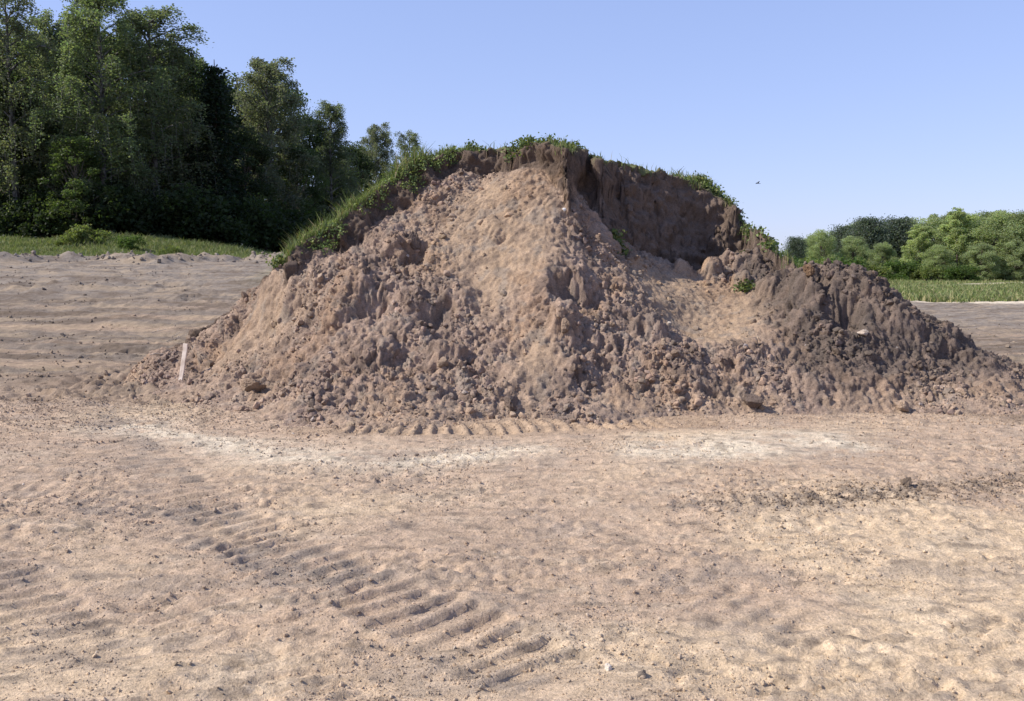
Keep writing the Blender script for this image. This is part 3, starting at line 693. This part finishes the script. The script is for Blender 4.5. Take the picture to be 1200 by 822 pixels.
# ------------------------------------------------------------------ LEAVES, GRASS
def leaves(C, size, rs, col, var=0.25, hue=0.15, up=0.0, long=1.0):
    """rhombic leaf faces at centres C"""
    n = len(C); size = np.broadcast_to(size, (n,)) * rs.uniform(0.7, 1.3, n)
    nv = rs.normal(size=(n, 3)); nv[:, 2] += up; nv /= np.linalg.norm(nv, axis=1)[:, None]
    a = np.cross(nv, rs.normal(size=(n, 3))); a /= np.linalg.norm(a, axis=1)[:, None]; b = np.cross(nv, a)
    a = a * (size * long)[:, None] * 0.5; b = b * size[:, None] * 0.34
    Vv = np.stack([C - a, C + b + 0.1 * a, C + a, C - b + 0.1 * a], 1).reshape(-1, 3)
    Ff = np.arange(4 * n).reshape(n, 4)
    col = np.broadcast_to(np.asarray(col), (n, 3)) * rs.uniform(1 - var, 1 + var, (n, 1)) * (1 + hue * rs.uniform(-1, 1, (n, 3)) * np.array([1, .4, .8]))
    return Vv, Ff, np.repeat(np.clip(col, .005, .6), 4, axis=0)

def blades(x, y, z, h, w, rs, col, lean=0.35):
    n = len(x); th = rs.rand(n) * 6.283; ph = rs.rand(n) * 6.283; l = h * lean * rs.rand(n)
    dx, dy = np.cos(th) * w * .5, np.sin(th) * w * .5; lx, ly = np.cos(ph) * l, np.sin(ph) * l
    mid = 0.55
    A = np.stack([x - dx, y - dy, z - 0.02], -1); B = np.stack([x + dx, y + dy, z - 0.02], -1)
    Cm = np.stack([x + dx * .8 + lx * .3, y + dy * .8 + ly * .3, z + h * mid], -1); D = np.stack([x - dx * .8 + lx * .3, y - dy * .8 + ly * .3, z + h * mid], -1)
    E = np.stack([x + dx * .12 + lx, y + dy * .12 + ly, z + h], -1); G = np.stack([x - dx * .12 + lx, y - dy * .12 + ly, z + h], -1)
    Vv = np.stack([A, B, Cm, D, E, G], 1).reshape(-1, 3)
    o = (np.arange(n) * 6)[:, None]
    Ff = np.concatenate([o + np.array([[0, 1, 2, 3]]), o + np.array([[3, 2, 4, 5]])])
    return Vv, Ff, np.repeat(col, 6, axis=0)

G_FRESH = np.array([0.15, 0.185, 0.060]); G_DRY = np.array([0.30, 0.25, 0.14]); G_DEEP = np.array([0.085, 0.115, 0.045])
def grass_cols(n, rs, dry=0.2):
    c = np.where(rs.rand(n, 1) < 0.4, G_DEEP, G_FRESH); c = np.where(rs.rand(n, 1) < dry, G_DRY, c)
    return c * rs.uniform(0.75, 1.3, (n, 1))

rs = np.random.RandomState(77)
n = 130000
xs = rs.uniform(-36, -6, n); ys = left_edge(xs) - 0.3 + 15 * rs.rand(n) ** 1.2
k = ss(0, 1.0, ys - left_edge(xs) + 1.5 * fbm(xs * 0.6, ys * 0.6, 501, 3)) > rs.rand(n); xs, ys = xs[k], ys[k]
h = (0.08 + 0.20 * rs.rand(len(xs)) ** 2) * (1 + 0.9 * fbm(xs * 0.35, ys * 0.35, 503, 3))
Vv, Ff, cc = blades(xs, ys, ground_height(xs, ys, False), np.clip(h, .05, 1), 0.035, rs, mix(grass_cols(len(xs), rs, 0.22), C_TURF * 1.5, 0.35 + 0 * xs), 1.1)
tag(link('meadow_grass', mesh_np('bank_grass', Vv, Ff, False, cc), M_GRASS), 'green grass on the bank below the birch trees', 'grass', kind='stuff')
n = 120000
ys = 38 + 66 * rs.rand(n) ** 1.1; xs = ys * rs.uniform(0.22, 0.68, n)
k = (ys > right_edge(xs) - 0.4) & (np.abs(ys - 76 - 0.9 * (xs - 38)) > 2.6); xs, ys = xs[k], ys[k]
h = (0.08 + 0.20 * rs.rand(len(xs)) ** 2) * (1 + 0.9 * fbm(xs * 0.25, ys * 0.25, 507, 3))
Vv, Ff, cc = blades(xs, ys, ground_height(xs, ys, False), np.clip(h, .05, .9), 0.06, rs, mix(grass_cols(len(xs), rs, 0.30) * 1.15, C_TURF * 1.7, 0.35 + 0 * xs), 1.1)
tag(link('meadow_grass', mesh_np('field_grass', Vv, Ff, False, cc), M_GRASS), 'green grass of the meadow in front of the trees on the right', 'grass', kind='stuff')
# turf on the old surface of the mound
n = 130000
xs = rs.uniform(-4.8, 5.0, n); ys = rs.uniform(12.2, 17.5, n)
yc = mound_val(m_yc, xs, ys)
cover = np.clip(0.95 * ss(-0.3, -1.0, xs) + 0.5 * np.exp(-((xs - 0.7) / 0.45) ** 2) + 0.75 * ss(2.4, 3.0, xs) + 0.05, 0, 1) * ss(-3.35, -3.0, xs)
k = (ys > yc - 0.04) & (mound_z(xs, ys) > 0.25) & (rs.rand(n) < cover * ss(-0.5, 0.1, fbm(xs * 1.5, ys * 1.5, 511, 3) + 0.15)); xs, ys = xs[k], ys[k]
h = (0.035 + 0.10 * rs.rand(len(xs)) ** 1.5) * (1 + 0.9 * ss(-0.6, -1.2, xs)) * (0.75 + 0.6 * ss(-.3, .4, fbm(xs * 1.8, ys * 1.8, 513, 2)))
Vv, Ff, cc = blades(xs, ys, mound_z(xs, ys), h, 0.013, rs, grass_cols(len(xs), rs, 0.16), 1.0)
tag(link('mound_grass', mesh_np('mound_grass', Vv, Ff, False, cc), M_GRASS), 'green grass growing over the uncut top and left back of the mound', 'grass', kind='stuff')

def weed_patch(label, px, py, Yd, rx, ry, nplant, hgt, seed, tint=1.0, leaf=0.06):
    rs = np.random.RandomState(seed); p = P(px, py, Yd); Cs, paths = [], []
    z0 = float(surf_z(p[0], p[1])[0])
    for _ in range(nplant):
        a, r = rs.rand() * 6.283, math.sqrt(rs.rand()); x, y = rx * r * math.cos(a), ry * r * math.sin(a)
        z = float(surf_z(p[0] + x, p[1] + y)[0]) - z0
        if z < -0.3: continue
        hh = hgt * rs.uniform(0.5, 1.1) * (1 - 0.4 * r); l = rs.normal(0, .12, 2) * hh * 2
        pts = np.array([[0, 0, -.04], [x, y, z - .02], [x + l[0] * .4, y + l[1] * .4, z + hh * .6], [x + l[0], y + l[1], z + hh]]); paths.append((pts, [.004, .005, .004, .002]))
        m = rs.randint(14, 26); t = 0.1 + 0.9 * rs.rand(m)
        base = pts[1] + (pts[3] - pts[1]) * t[:, None] + rs.normal(0, .05, (m, 3)) * np.array([1, 1, .5]); Cs.append(base)
    Vt, Ft = tubes(paths, 4); C_ = np.concatenate(Cs); base = np.where(rs.rand(len(C_), 1) < .5, G_FRESH, G_DEEP * 1.1) * tint
    Vl, Fl, cc = leaves(C_, leaf, rs, base, .3, .15, 0.6)
    root = link('weed_patch', mesh_np('weed_patch', np.concatenate([Vt, Vl]), np.concatenate([Ft, Fl + len(Vt)]), False, np.concatenate([np.tile(G_DEEP, (len(Vt), 1)), cc])), M_GRASS, None, (p[0], p[1], z0))
    return tag(root, label, 'weeds', 'weed patches on the mound')
weed_patch('thick leafy green weeds crowning the highest point of the mound', 642, 172, 13.75, .60, .3, 150, .17, 1, .95, .045)
weed_patch('low weeds on the left shoulder of the mound top', 535, 180, 14.3, .45, .2, 70, .11, 2, 1, .045)
weed_patch('dark green weeds hanging over the right shoulder of the mound', 832, 224, 15.3, .40, .25, 85, .14, 3, 1.0, .045)
weed_patch('green weeds on the right end of the mound crest', 868, 250, 15.0, .30, .25, 60, .13, 4, 1.0, .045)
weed_patch('weeds covering the right flank of the mound just below the crest', 890, 272, 14.4, .28, .3, 35, .11, 10, 1.1, .045)
weed_patch('bright green weeds behind the low right end of the mound', 912, 296, 13.7, .35, .3, 60, .24, 5, 1.2)
for wx_, wy_, wd_, sd_, lb_ in ((375, 274, 12.75, 21, 'low weeds on the mound turf nearest its left end'), (425, 240, 13.2, 22, 'low weeds halfway up the left turf slope'), (470, 207, 13.6, 23, 'low weeds on the upper part of the left turf slope'), (505, 188, 14.0, 24, 'low weeds at the top of the left turf slope')):
    weed_patch(lb_, wx_, wy_, wd_, .34, .25, 60, .10, sd_, 1.45, .034)
weed_patch('small weeds rooted in the shaded foot of the cut face', 722, 306, 12.95, .10, .06, 20, .13, 6, 1.0, .05)
weed_patch('little weed tuft at the right edge of the bare fan of soil', 872, 334, 12.85, .06, .05, 14, .14, 7, .9, .05)
weed_patch('single tall weed on the far left end of the turf', 326, 296, 12.45, .05, .05, 8, .24, 8, 1.1, .05)

# ------------------------------------------------------------------ TREES
def trunk_path(H, rs, r0, wander=0.25, top=0.97):
    t = np.linspace(0, 1, 12); w = np.cumsum(rs.normal(0, wander * H / 150, (12, 2)), axis=0); w -= w[0]
    pts = np.c_[w, t * H * top]; pts[0, 2] = -0.4
    return pts, r0 * (1 - t) ** 0.8 + 0.02

def along(pts, t):
    s = t * (len(pts) - 1); i = min(int(s), len(pts) - 2); f = s - i
    return pts[i] * (1 - f) + pts[i + 1] * f

def birch_mesh(H, Rc, seed, nlimb=40, leafn=26, base_t=0.16, leaf=0.115, col=(0.062, 0.088, 0.034), droop=1.0, dens=1.0):
    rs = np.random.RandomState(seed); tp, tr = trunk_path(H, rs, H * 0.011); paths = [(tp, tr)]; C_ = []; cl = []
    for i in range(nlimb):
        t = base_t + (0.98 - base_t) * (i + rs.rand()) / nlimb
        u_ = (t - base_t) / (1 - base_t); prof = min(1, .5 + 1.3 * u_) * math.sqrt(max(.1, 1 - .9 * u_ ** 3))
        L = Rc * prof * rs.uniform(0.65, 1.15) + 0.25
        az = i * 2.4 + rs.normal(0, .3); el = 0.35 + 0.75 * t + rs.normal(0, .12)
        p0 = along(tp, t); d = np.array([math.cos(az) * math.cos(el), math.sin(az) * math.cos(el), math.sin(el)])
        s = np.linspace(0, 1, 5)[:, None]
        pts = p0 + d * L * s * 1.15 - np.array([0, 0, 1]) * (s ** 2.2) * L * 0.35
        paths.append((pts, np.linspace(0.045, 0.010, 5) * (0.5 + L / Rc * .8)))
        shade = rs.uniform(0.8, 1.25)
        for k in range(int(9 * dens * (0.6 + L / Rc * 0.6))):
            q = along(pts, rs.uniform(0.25, 1.0)); a2 = az + rs.normal(0, 0.9); o = rs.uniform(.2, .75)
            l = rs.uniform(.6, 2.7) * droop * (0.55 + 0.55 * (1 - t)) * H / 13
            tt = np.linspace(0, 1, 5)[:, None]
            tw = q + np.array([math.cos(a2) * o, math.sin(a2) * o, 0.25]) * np.sqrt(tt) - np.array([0, 0, 1]) * l * tt ** 1.6
            paths.append((tw[::2], [.010, .007, .004]))
            m = int(2.6 * leafn * rs.uniform(.6, 1.3)); u = rs.rand(m)
            pos = np.array([along(tw, v) for v in u]) + rs.normal(0, .13, (m, 3)) * np.array([1, 1, .7])
            C_.append(pos); cl.append(np.full(m, shade * rs.uniform(.85, 1.15)))
    C_ = np.concatenate(C_); cl = np.concatenate(cl)
    Vt, Ft = tubes(paths, 5)
    Vl, Fl, cc = leaves(C_, leaf, rs, np.array(col) * cl[:, None], .22, .12, 0.2)
    return mesh_np('birch_trunk', Vt, Ft), mesh_np('birch_crown', Vl, Fl, False, cc)

def broad_mesh(H, Rc, seed, nclump=46, leafn=330, base_t=0.15, leaf=0.24, col=(0.060, 0.095, 0.028), var=0.3):
    rs = np.random.RandomState(seed); tp, tr = trunk_path(H * .85, rs, H * 0.014); paths = [(tp, tr)]; C_ = []; cl = []
    for i in range(nclump):
        t = base_t + (1 - base_t) * (i + rs.rand()) / nclump
        prof = max(.12, math.sin(math.pi * (0.16 + 0.80 * (t - base_t) / (1 - base_t))) ** .65)
        az = i * 2.4 + rs.normal(0, .35); r = Rc * prof * rs.uniform(.45, 1.0)
        c = np.array([math.cos(az) * r, math.sin(az) * r, H * t * .95 + rs.normal(0, .02 * H)])
        p0 = along(tp, max(0.08, t * .8)); mid = (p0 + c) / 2 + np.array([0, 0, -.04 * H])
        paths.append((np.array([p0, mid, c]), [.05 * H / 10, .03 * H / 10, .01]))
        cr = Rc * rs.uniform(.15, .38); m = int(leafn * (cr / (Rc * .33)) ** 2)
        v = rs.normal(size=(m, 3)); v /= np.linalg.norm(v, axis=1)[:, None]
        v *= (rs.rand(m, 1) ** .4) * cr * np.array([1, 1, .72]) * (1 + .35 * vnoise3(v * 2.5 + i, seed))[:, None]
        C_.append(c + v); cl.append(np.full(m, rs.uniform(1 - var, 1 + var)))
    C_ = np.concatenate(C_); cl = np.concatenate(cl)
    Vt, Ft = tubes(paths, 5)
    Vl, Fl, cc = leaves(C_, leaf, rs, np.array(col) * cl[:, None], .25, .14, 0.4)
    return mesh_np('broad_trunk', Vt, Ft), mesh_np('broad_crown', Vl, Fl, False, cc)

def conifer_mesh(H, Rc, seed, tiers=26, col=(0.022, 0.036, 0.020), pine=False, leaf=0.2):
    rs = np.random.RandomState(seed); tp, tr = trunk_path(H, rs, H * .012, .06); paths = [(tp, tr)]; C_ = []
    for i in range(tiers):
        t = (0.35 if pine else 0.08) + (0.90 if not pine else 0.62) * i / tiers
        rr = Rc * ((1 - t) ** .8 if not pine else math.sin(math.pi * (.25 + .7 * (t - .35) / .65)) ** .6) + .15
        for k in range(7):
            az = k * .9 + i * 1.3 + rs.normal(0, .2); L = rr * rs.uniform(.7, 1.1); p0 = along(tp, min(.99, t))
            s = np.linspace(0, 1, 4)[:, None]; up = .35 if pine else .05
            pts = p0 + np.array([math.cos(az), math.sin(az), up]) * L * s - np.array([0, 0, 1]) * (0 if pine else .35) * L * s ** 1.5
            paths.append((pts, [.03, .02, .012, .006])); m = int(26 + 60 * L / Rc); u = rs.uniform(.15, 1, m)
            pos = np.array([along(pts, v) for v in u]); sp = (.10 + .16 * u)[:, None] * (1.6 if pine else 1)
            C_.append(pos + rs.normal(0, 1, (m, 3)) * sp * np.array([1, 1, .6]))
    C_ = np.concatenate(C_); Vt, Ft = tubes(paths, 5)
    Vl, Fl, cc = leaves(C_, leaf, rs, col, .3, .1, .3, 1.3)
    return mesh_np('conifer_trunk', Vt, Ft), mesh_np('conifer_crown', Vl, Fl, False, cc)

def shrub_mesh(H, Rc, seed, nclump=22, leafn=210, leaf=.16, col=(0.075, 0.115, 0.032)):
    rs = np.random.RandomState(seed); paths, C_, cl = [], [], []
    for i in range(nclump):
        az, r = i * 2.4 + rs.normal(0, .3), Rc * math.sqrt(rs.rand()) * .85; z = H * rs.uniform(.15, .88) * (1 - .45 * (r / Rc) ** 2)
        c = np.array([math.cos(az) * r, math.sin(az) * r, z]); b0_ = np.array([c[0] * .15, c[1] * .15, -.15])
        paths.append((np.array([b0_, (b0_ + c) / 2 + np.array([0, 0, .1 * H]), c]), [.03, .02, .008]))
        cr = min(H, Rc) * rs.uniform(.22, .38); v = rs.normal(size=(leafn, 3)); v /= np.linalg.norm(v, axis=1)[:, None]
        C_.append(c + v * (rs.rand(leafn, 1) ** .45) * cr * (1 + .3 * vnoise3(v * 2.3 + i, seed))[:, None]); cl.append(np.full(leafn, rs.uniform(.75, 1.25)))
    C_ = np.concatenate(C_); C_[:, 2] = np.maximum(C_[:, 2], .03); cl = np.concatenate(cl); Vt, Ft = tubes(paths, 4)
    Vl, Fl, cc = leaves(C_, leaf, rs, np.array(col) * cl[:, None], .25, .14, .4)
    return mesh_np('shrub_stems', Vt, Ft), mesh_np('shrub_crown', Vl, Fl, False, cc)

def plant(name, label, cat, group, meshes, px, Yd, top_py=None, H=None, yaw=0.0, sx=1.0, bark=None, trunk_name='trunk', base=None):
    """stand a tree on the ground at photo column px, distance Yd, as tall as its top row says"""
    p = P(px, 300, Yd); x = p[0]
    z = float(ground_height(np.array([x]), np.array([Yd]), False)[0])
    mt, mc = meshes
    hm = max(v.co.z for v in mc.vertices) if 'top' not in mc else mc['top']
    mc['top'] = hm
    want = (P(px, top_py, Yd)[2] - z) if top_py is not None else H
    s = want / hm
    root = empty(name, (x, Yd, z)); root.rotation_euler = (0, 0, yaw); root.scale = (s * sx, s * sx, s)
    link(trunk_name, mt, bark or M_BARK, root); link('crown', mc, M_LEAF, root)
    return tag(root, label, cat, group)

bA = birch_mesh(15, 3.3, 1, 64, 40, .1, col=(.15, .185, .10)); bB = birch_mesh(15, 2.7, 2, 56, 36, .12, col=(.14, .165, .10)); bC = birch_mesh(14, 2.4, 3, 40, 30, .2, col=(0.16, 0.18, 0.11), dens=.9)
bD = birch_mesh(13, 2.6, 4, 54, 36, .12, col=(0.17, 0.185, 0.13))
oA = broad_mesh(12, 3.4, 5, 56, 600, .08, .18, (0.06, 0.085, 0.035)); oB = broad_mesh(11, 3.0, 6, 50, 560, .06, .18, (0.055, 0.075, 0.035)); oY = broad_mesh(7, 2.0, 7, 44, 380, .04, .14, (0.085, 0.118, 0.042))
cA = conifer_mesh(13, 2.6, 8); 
GL = 'trees of the wood on the left'
T = [
    ('birch_tree', 'tall thin birch at the far left edge with sky showing through its top', bC, 22, 46, -28, 1.1, .3),
    ('birch_tree', 'biggest weeping birch in front of the left wood, its top cut by the photo edge', bA, 122, 47, -18, 1.4, .9),
    ('birch_tree', 'tall greyish birch just right of the biggest weeping birch', bB, 184, 50, 4, 1.6, 2.0),
    ('birch_tree', 'birch with a rounded top between the greyish birch and the spruce', bA, 232, 54, 62, 1.0, 4.4),
    ('birch_tree', 'birch filling the skyline between the far left birch and the biggest birch', bB, 70, 52, 12, 1.3, 5.2),
    ('birch_tree', 'wide silvery birch right of the dark spruce', bD, 318, 57, 64, 1.3, 1.2),
    ('birch_tree', 'narrow pale birch between the silvery birch and the shorter trees', bB, 388, 66, 116, 1.25, 3.1),
    ('broadleaf_tree', 'dark round-crowned tree behind the birches left of the spruce', oA, 226, 54, 58, .85, .2),
    ('spruce_tree', 'dark spruce standing in shade in the middle of the left wood', cA, 258, 51, 76, 1.2, .5),
    ('broadleaf_tree', 'dark leafy tree at the far left behind the thin birch', oB, -10, 47, 60, 1.25, 1.0),
    ('broadleaf_tree', 'light green young tree added for the sunlit foliage of the biggest birch', oY, 92, 44.5, 158, 1.25, 1.5),  # added tree, stands in for sunlit leaves of the big birch
    ('broadleaf_tree', 'shaded bushy tree between the spruce and the silvery birch', oB, 290, 54, 150, 1.0, 2.2),
    ('broadleaf_tree', 'dark tree under the silvery birch, nearest the mound', oA, 350, 58, 165, .95, 4.0),
    ('broadleaf_tree', 'dense dark tree left of the thin far trees', oB, 412, 72, 165, .9, 1.9),
    ('birch_tree', 'short tree with a forked top behind the grassy mound slope', bD, 443, 78, 143, .9, .6),
    ('birch_tree', 'thin-topped last tree of the left wood beside the mound crest', bC, 480, 84, 150, 1.1, 2.6),
    ('broadleaf_tree', 'low green tree behind the mound slope under the forked tree', oY, 462, 70, 200, 1.0, 3.3),
    ('broadleaf_tree', 'shaded tree filling the gap below the tall greyish birch', oA, 160, 50, 110, .85, 5.0),
    ('broadleaf_tree', 'shaded tree low between the far left birch and the biggest birch', oB, 50, 48, 120, 1.0, 2.9),
]
for nm, lab, me_, px, Yd, top, sx, yaw in T:
    cat = {'birch_tree': 'birch tree', 'spruce_tree': 'spruce tree', 'broadleaf_tree': 'tree'}[nm]
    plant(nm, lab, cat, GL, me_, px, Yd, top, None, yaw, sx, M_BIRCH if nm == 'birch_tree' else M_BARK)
# the wood goes on behind: shaded trees between and behind the front row
for k, (px, Yd, top) in enumerate([(-45, 52, 20), (20, 55, 30), (80, 58, 28), (140, 60, 30), (205, 62, 48), (265, 64, 84), (320, 66, 90), (362, 74, 128), (425, 84, 168), (30, 64, 70), (110, 66, 70), (240, 72, 100), (300, 76, 130), (400, 90, 180)]):
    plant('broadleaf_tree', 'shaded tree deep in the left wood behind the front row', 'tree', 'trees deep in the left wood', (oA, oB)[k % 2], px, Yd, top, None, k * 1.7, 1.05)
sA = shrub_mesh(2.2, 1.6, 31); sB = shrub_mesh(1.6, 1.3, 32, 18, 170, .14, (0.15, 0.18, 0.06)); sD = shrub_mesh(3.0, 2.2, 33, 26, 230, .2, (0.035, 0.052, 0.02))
for k, (px, Yd, H, lab) in enumerate([(20, 45.5, 2.6, 'dark shrub under the thin birch at the far left edge'), (60, 45, 2.4, 'dark shrub at the left foot of the added light green tree'), (130, 46, 3.0, 'dark shrub under the biggest weeping birch'),
        (180, 47, 2.8, 'dark shrub under the greyish birch'), (225, 48, 3.0, 'dark shrub at the left foot of the spruce'), (268, 48, 2.8, 'dark shrub at the right foot of the spruce'), (305, 50, 3.0, 'dark shrub under the silvery birch, left one'),
        (340, 52, 3.0, 'dark shrub under the silvery birch, nearest the mound'), (375, 60, 3.4, 'dark shrub behind the left end of the mound turf')]):
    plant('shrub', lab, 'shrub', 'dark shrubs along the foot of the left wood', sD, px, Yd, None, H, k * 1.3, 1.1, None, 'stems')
for px, Yd, H, lab, me_ in [(105, 40.5, .95, 'light green bush on the grass bank before the left wood', sB), (85, 40, .7, 'small bush on the bank, left of the light green bush', sB), (200, 37, .55, 'low bush at the end of the grass bank', sB), (150, 39, .7, 'low rounded bush on the bank under the greyish birch', sA)]:
    plant('shrub', lab, 'shrub', 'bushes on the grass bank', me_, px, Yd, None, H, px * .1, 1.2, None, 'stems')

rA = broad_mesh(8, 2.9, 41, 84, 560, .02, .14, (0.29, 0.335, 0.175)); rB = broad_mesh(8, 2.6, 42, 80, 540, .02, .14, (0.25, 0.29, 0.16)); rC = birch_mesh(9, 2.5, 43, 50, 30, .03, .15, (0.32, 0.365, 0.18), .8)  # far leaf colours lightened and blued in place of haze
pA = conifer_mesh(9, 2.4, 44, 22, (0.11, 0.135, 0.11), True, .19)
GR = 'trees of the wood on the right'
for nm, lab, me_, px, Yd, top, sx, yaw in [
    ('pine_tree', 'dark pine standing alone at the left end of the right wood', pA, 932, 96, 274, .9, .3),
    ('broadleaf_tree', 'light green round tree right of the lone dark pine', rA, 962, 100, 268, 1.0, .8),
    ('pine_tree', 'dark pine top rising left of the middle of the right wood', pA, 1016, 112, 250, 1.2, 1.3),
    ('pine_tree', 'dark pine left of the tallest pine on the right', pA, 990, 116, 260, 1.2, 2.2),
    ('pine_tree', 'dark blue-green pine above the bright round trees on the right', pA, 1050, 116, 250, 1.25, 3.0),
    ('broadleaf_tree', 'dull green tree in front of the dark pines on the right', rB, 1000, 101, 275, 1.1, 1.9),
    ('broadleaf_tree', 'dull green bushy tree below the pines, left of the brightest tree', rB, 1034, 98, 283, 1.1, 4.2),
    ('broadleaf_tree', 'brightest yellow-green tree in the middle of the right wood', rC, 1078, 94, 262, 1.3, .2),
    ('broadleaf_tree', 'tall bright tree with a pointed top right of the brightest tree', rC, 1122, 95, 243, 1.25, 2.4),
    ('broadleaf_tree', 'wide green tree near the right photo edge', rA, 1168, 93, 246, 1.3, 3.6),
    ('broadleaf_tree', 'green tree cut by the right edge of the photo', rB, 1206, 92, 244, 1.3, 5.0),
    ('broadleaf_tree', 'low bright tree at the front of the right wood', rA, 1100, 91, 286, 1.3, 1.0),
    ('broadleaf_tree', 'low bushy tree at the front right of the wood by the sandy road', rB, 1150, 90, 284, 1.3, .0),
    ('broadleaf_tree', 'low dark green tree under the tree at the right edge', rB, 1190, 90, 280, 1.2, 2.7)]:
    plant(nm, lab, 'pine tree' if nm == 'pine_tree' else 'tree', GR, me_, px, Yd, top, None, yaw, sx)
for k, (px, Yd, top) in enumerate([(940, 125, 280), (975, 122, 270), (1035, 124, 262), (1070, 122, 254), (1100, 118, 249), (1120, 120, 248), (1160, 118, 245), (1140, 116, 249), (1010, 128, 258), (955, 128, 272), (1180, 115, 248), (1225, 110, 246), (1260, 105, 244)]):
    plant('broadleaf_tree', 'tree deep in the right wood behind the front row', 'tree', 'trees deep in the right wood', (rB, rA)[k % 2], px, Yd, top, None, k * 1.9, 1.3)
for k, (px, Yd, H, lab) in enumerate([(918, 60, 2.2, 'leafy shrub just behind the low right end of the mound'), (948, 72, 2.2, 'shrub below the lone dark pine'), (980, 80, 2.4, 'shrub below the light green round tree'), (1015, 84, 2.2, 'shrub behind the top of the right heap'),
        (1060, 88, 2.2, 'shrub at the left foot of the brightest tree'), (1086, 86, 1.6, 'shrub at the right foot of the brightest tree'), (1130, 87, 1.7, 'shrub at the foot of the pointed bright tree')]):
    plant('shrub', lab, 'shrub', 'shrubs before the right wood', (sA, sB)[k % 2], px, Yd, None, H, k * 1.1, 1.25, None, 'stems')

# ------------------------------------------------------------------ LIGHT, SKY, CAMERA
w = bpy.data.worlds.new('World'); scene.world = w; w.use_nodes = True
nt = w.node_tree; bg = nt.nodes['Background']
sky = nt.nodes.new('ShaderNodeTexSky'); sky.sky_type = 'NISHITA'; sky.sun_disc = False
sky.sun_elevation = R(SUN_EL); sky.sun_rotation = R(SUN_AZ)
sky.altitude = 0; sky.air_density = 1.0; sky.dust_density = 0.3; sky.ozone_density = 2.2
tn = nt.nodes.new('ShaderNodeVectorMath'); tn.operation = 'MULTIPLY'; tn.inputs[1].default_value = (1.70, 1.84, 2.62)   # camera white balance of the sky colour
gm = nt.nodes.new('ShaderNodeGamma'); gm.inputs['Gamma'].default_value = 0.48   # hazy summer sky: soft horizon
nt.links.new(sky.outputs[0], gm.inputs['Color']); nt.links.new(gm.outputs[0], tn.inputs[0]); nt.links.new(tn.outputs[0], bg.inputs['Color']); bg.inputs['Strength'].default_value = 0.12
sl = bpy.data.lights.new('sun', 'SUN'); sl.energy = 4.8; sl.angle = R(0.55); sl.color = (1.0, 0.94, 0.84)
so = bpy.data.objects.new('sun', sl); COL.objects.link(so)
az, el = R(SUN_AZ), R(SUN_EL)
to_sun = Vector((math.sin(az) * math.cos(el), math.cos(az) * math.cos(el), math.sin(el)))
so.rotation_euler = to_sun.to_track_quat('Z', 'Y').to_euler(); so.location = (-20, 0, 30)

cam = bpy.data.cameras.new('camera'); cam.sensor_width = 36; cam.lens = 36 * F_PX / 1200; cam.clip_end = 5000; cam.clip_start = 0.05
co = bpy.data.objects.new('camera', cam); COL.objects.link(co); co.location = (0, 0, CAM_H); co.rotation_euler = (R(90) - PITCH, 0, 0)
scene.camera = co
vs = scene.view_settings
vs.view_transform = 'Standard'; vs.look = 'None'; vs.gamma = 1; vs.use_curve_mapping = False; vs.exposure = 0.48
scene.cycles.max_bounces = 8; scene.cycles.transparent_max_bounces = 8
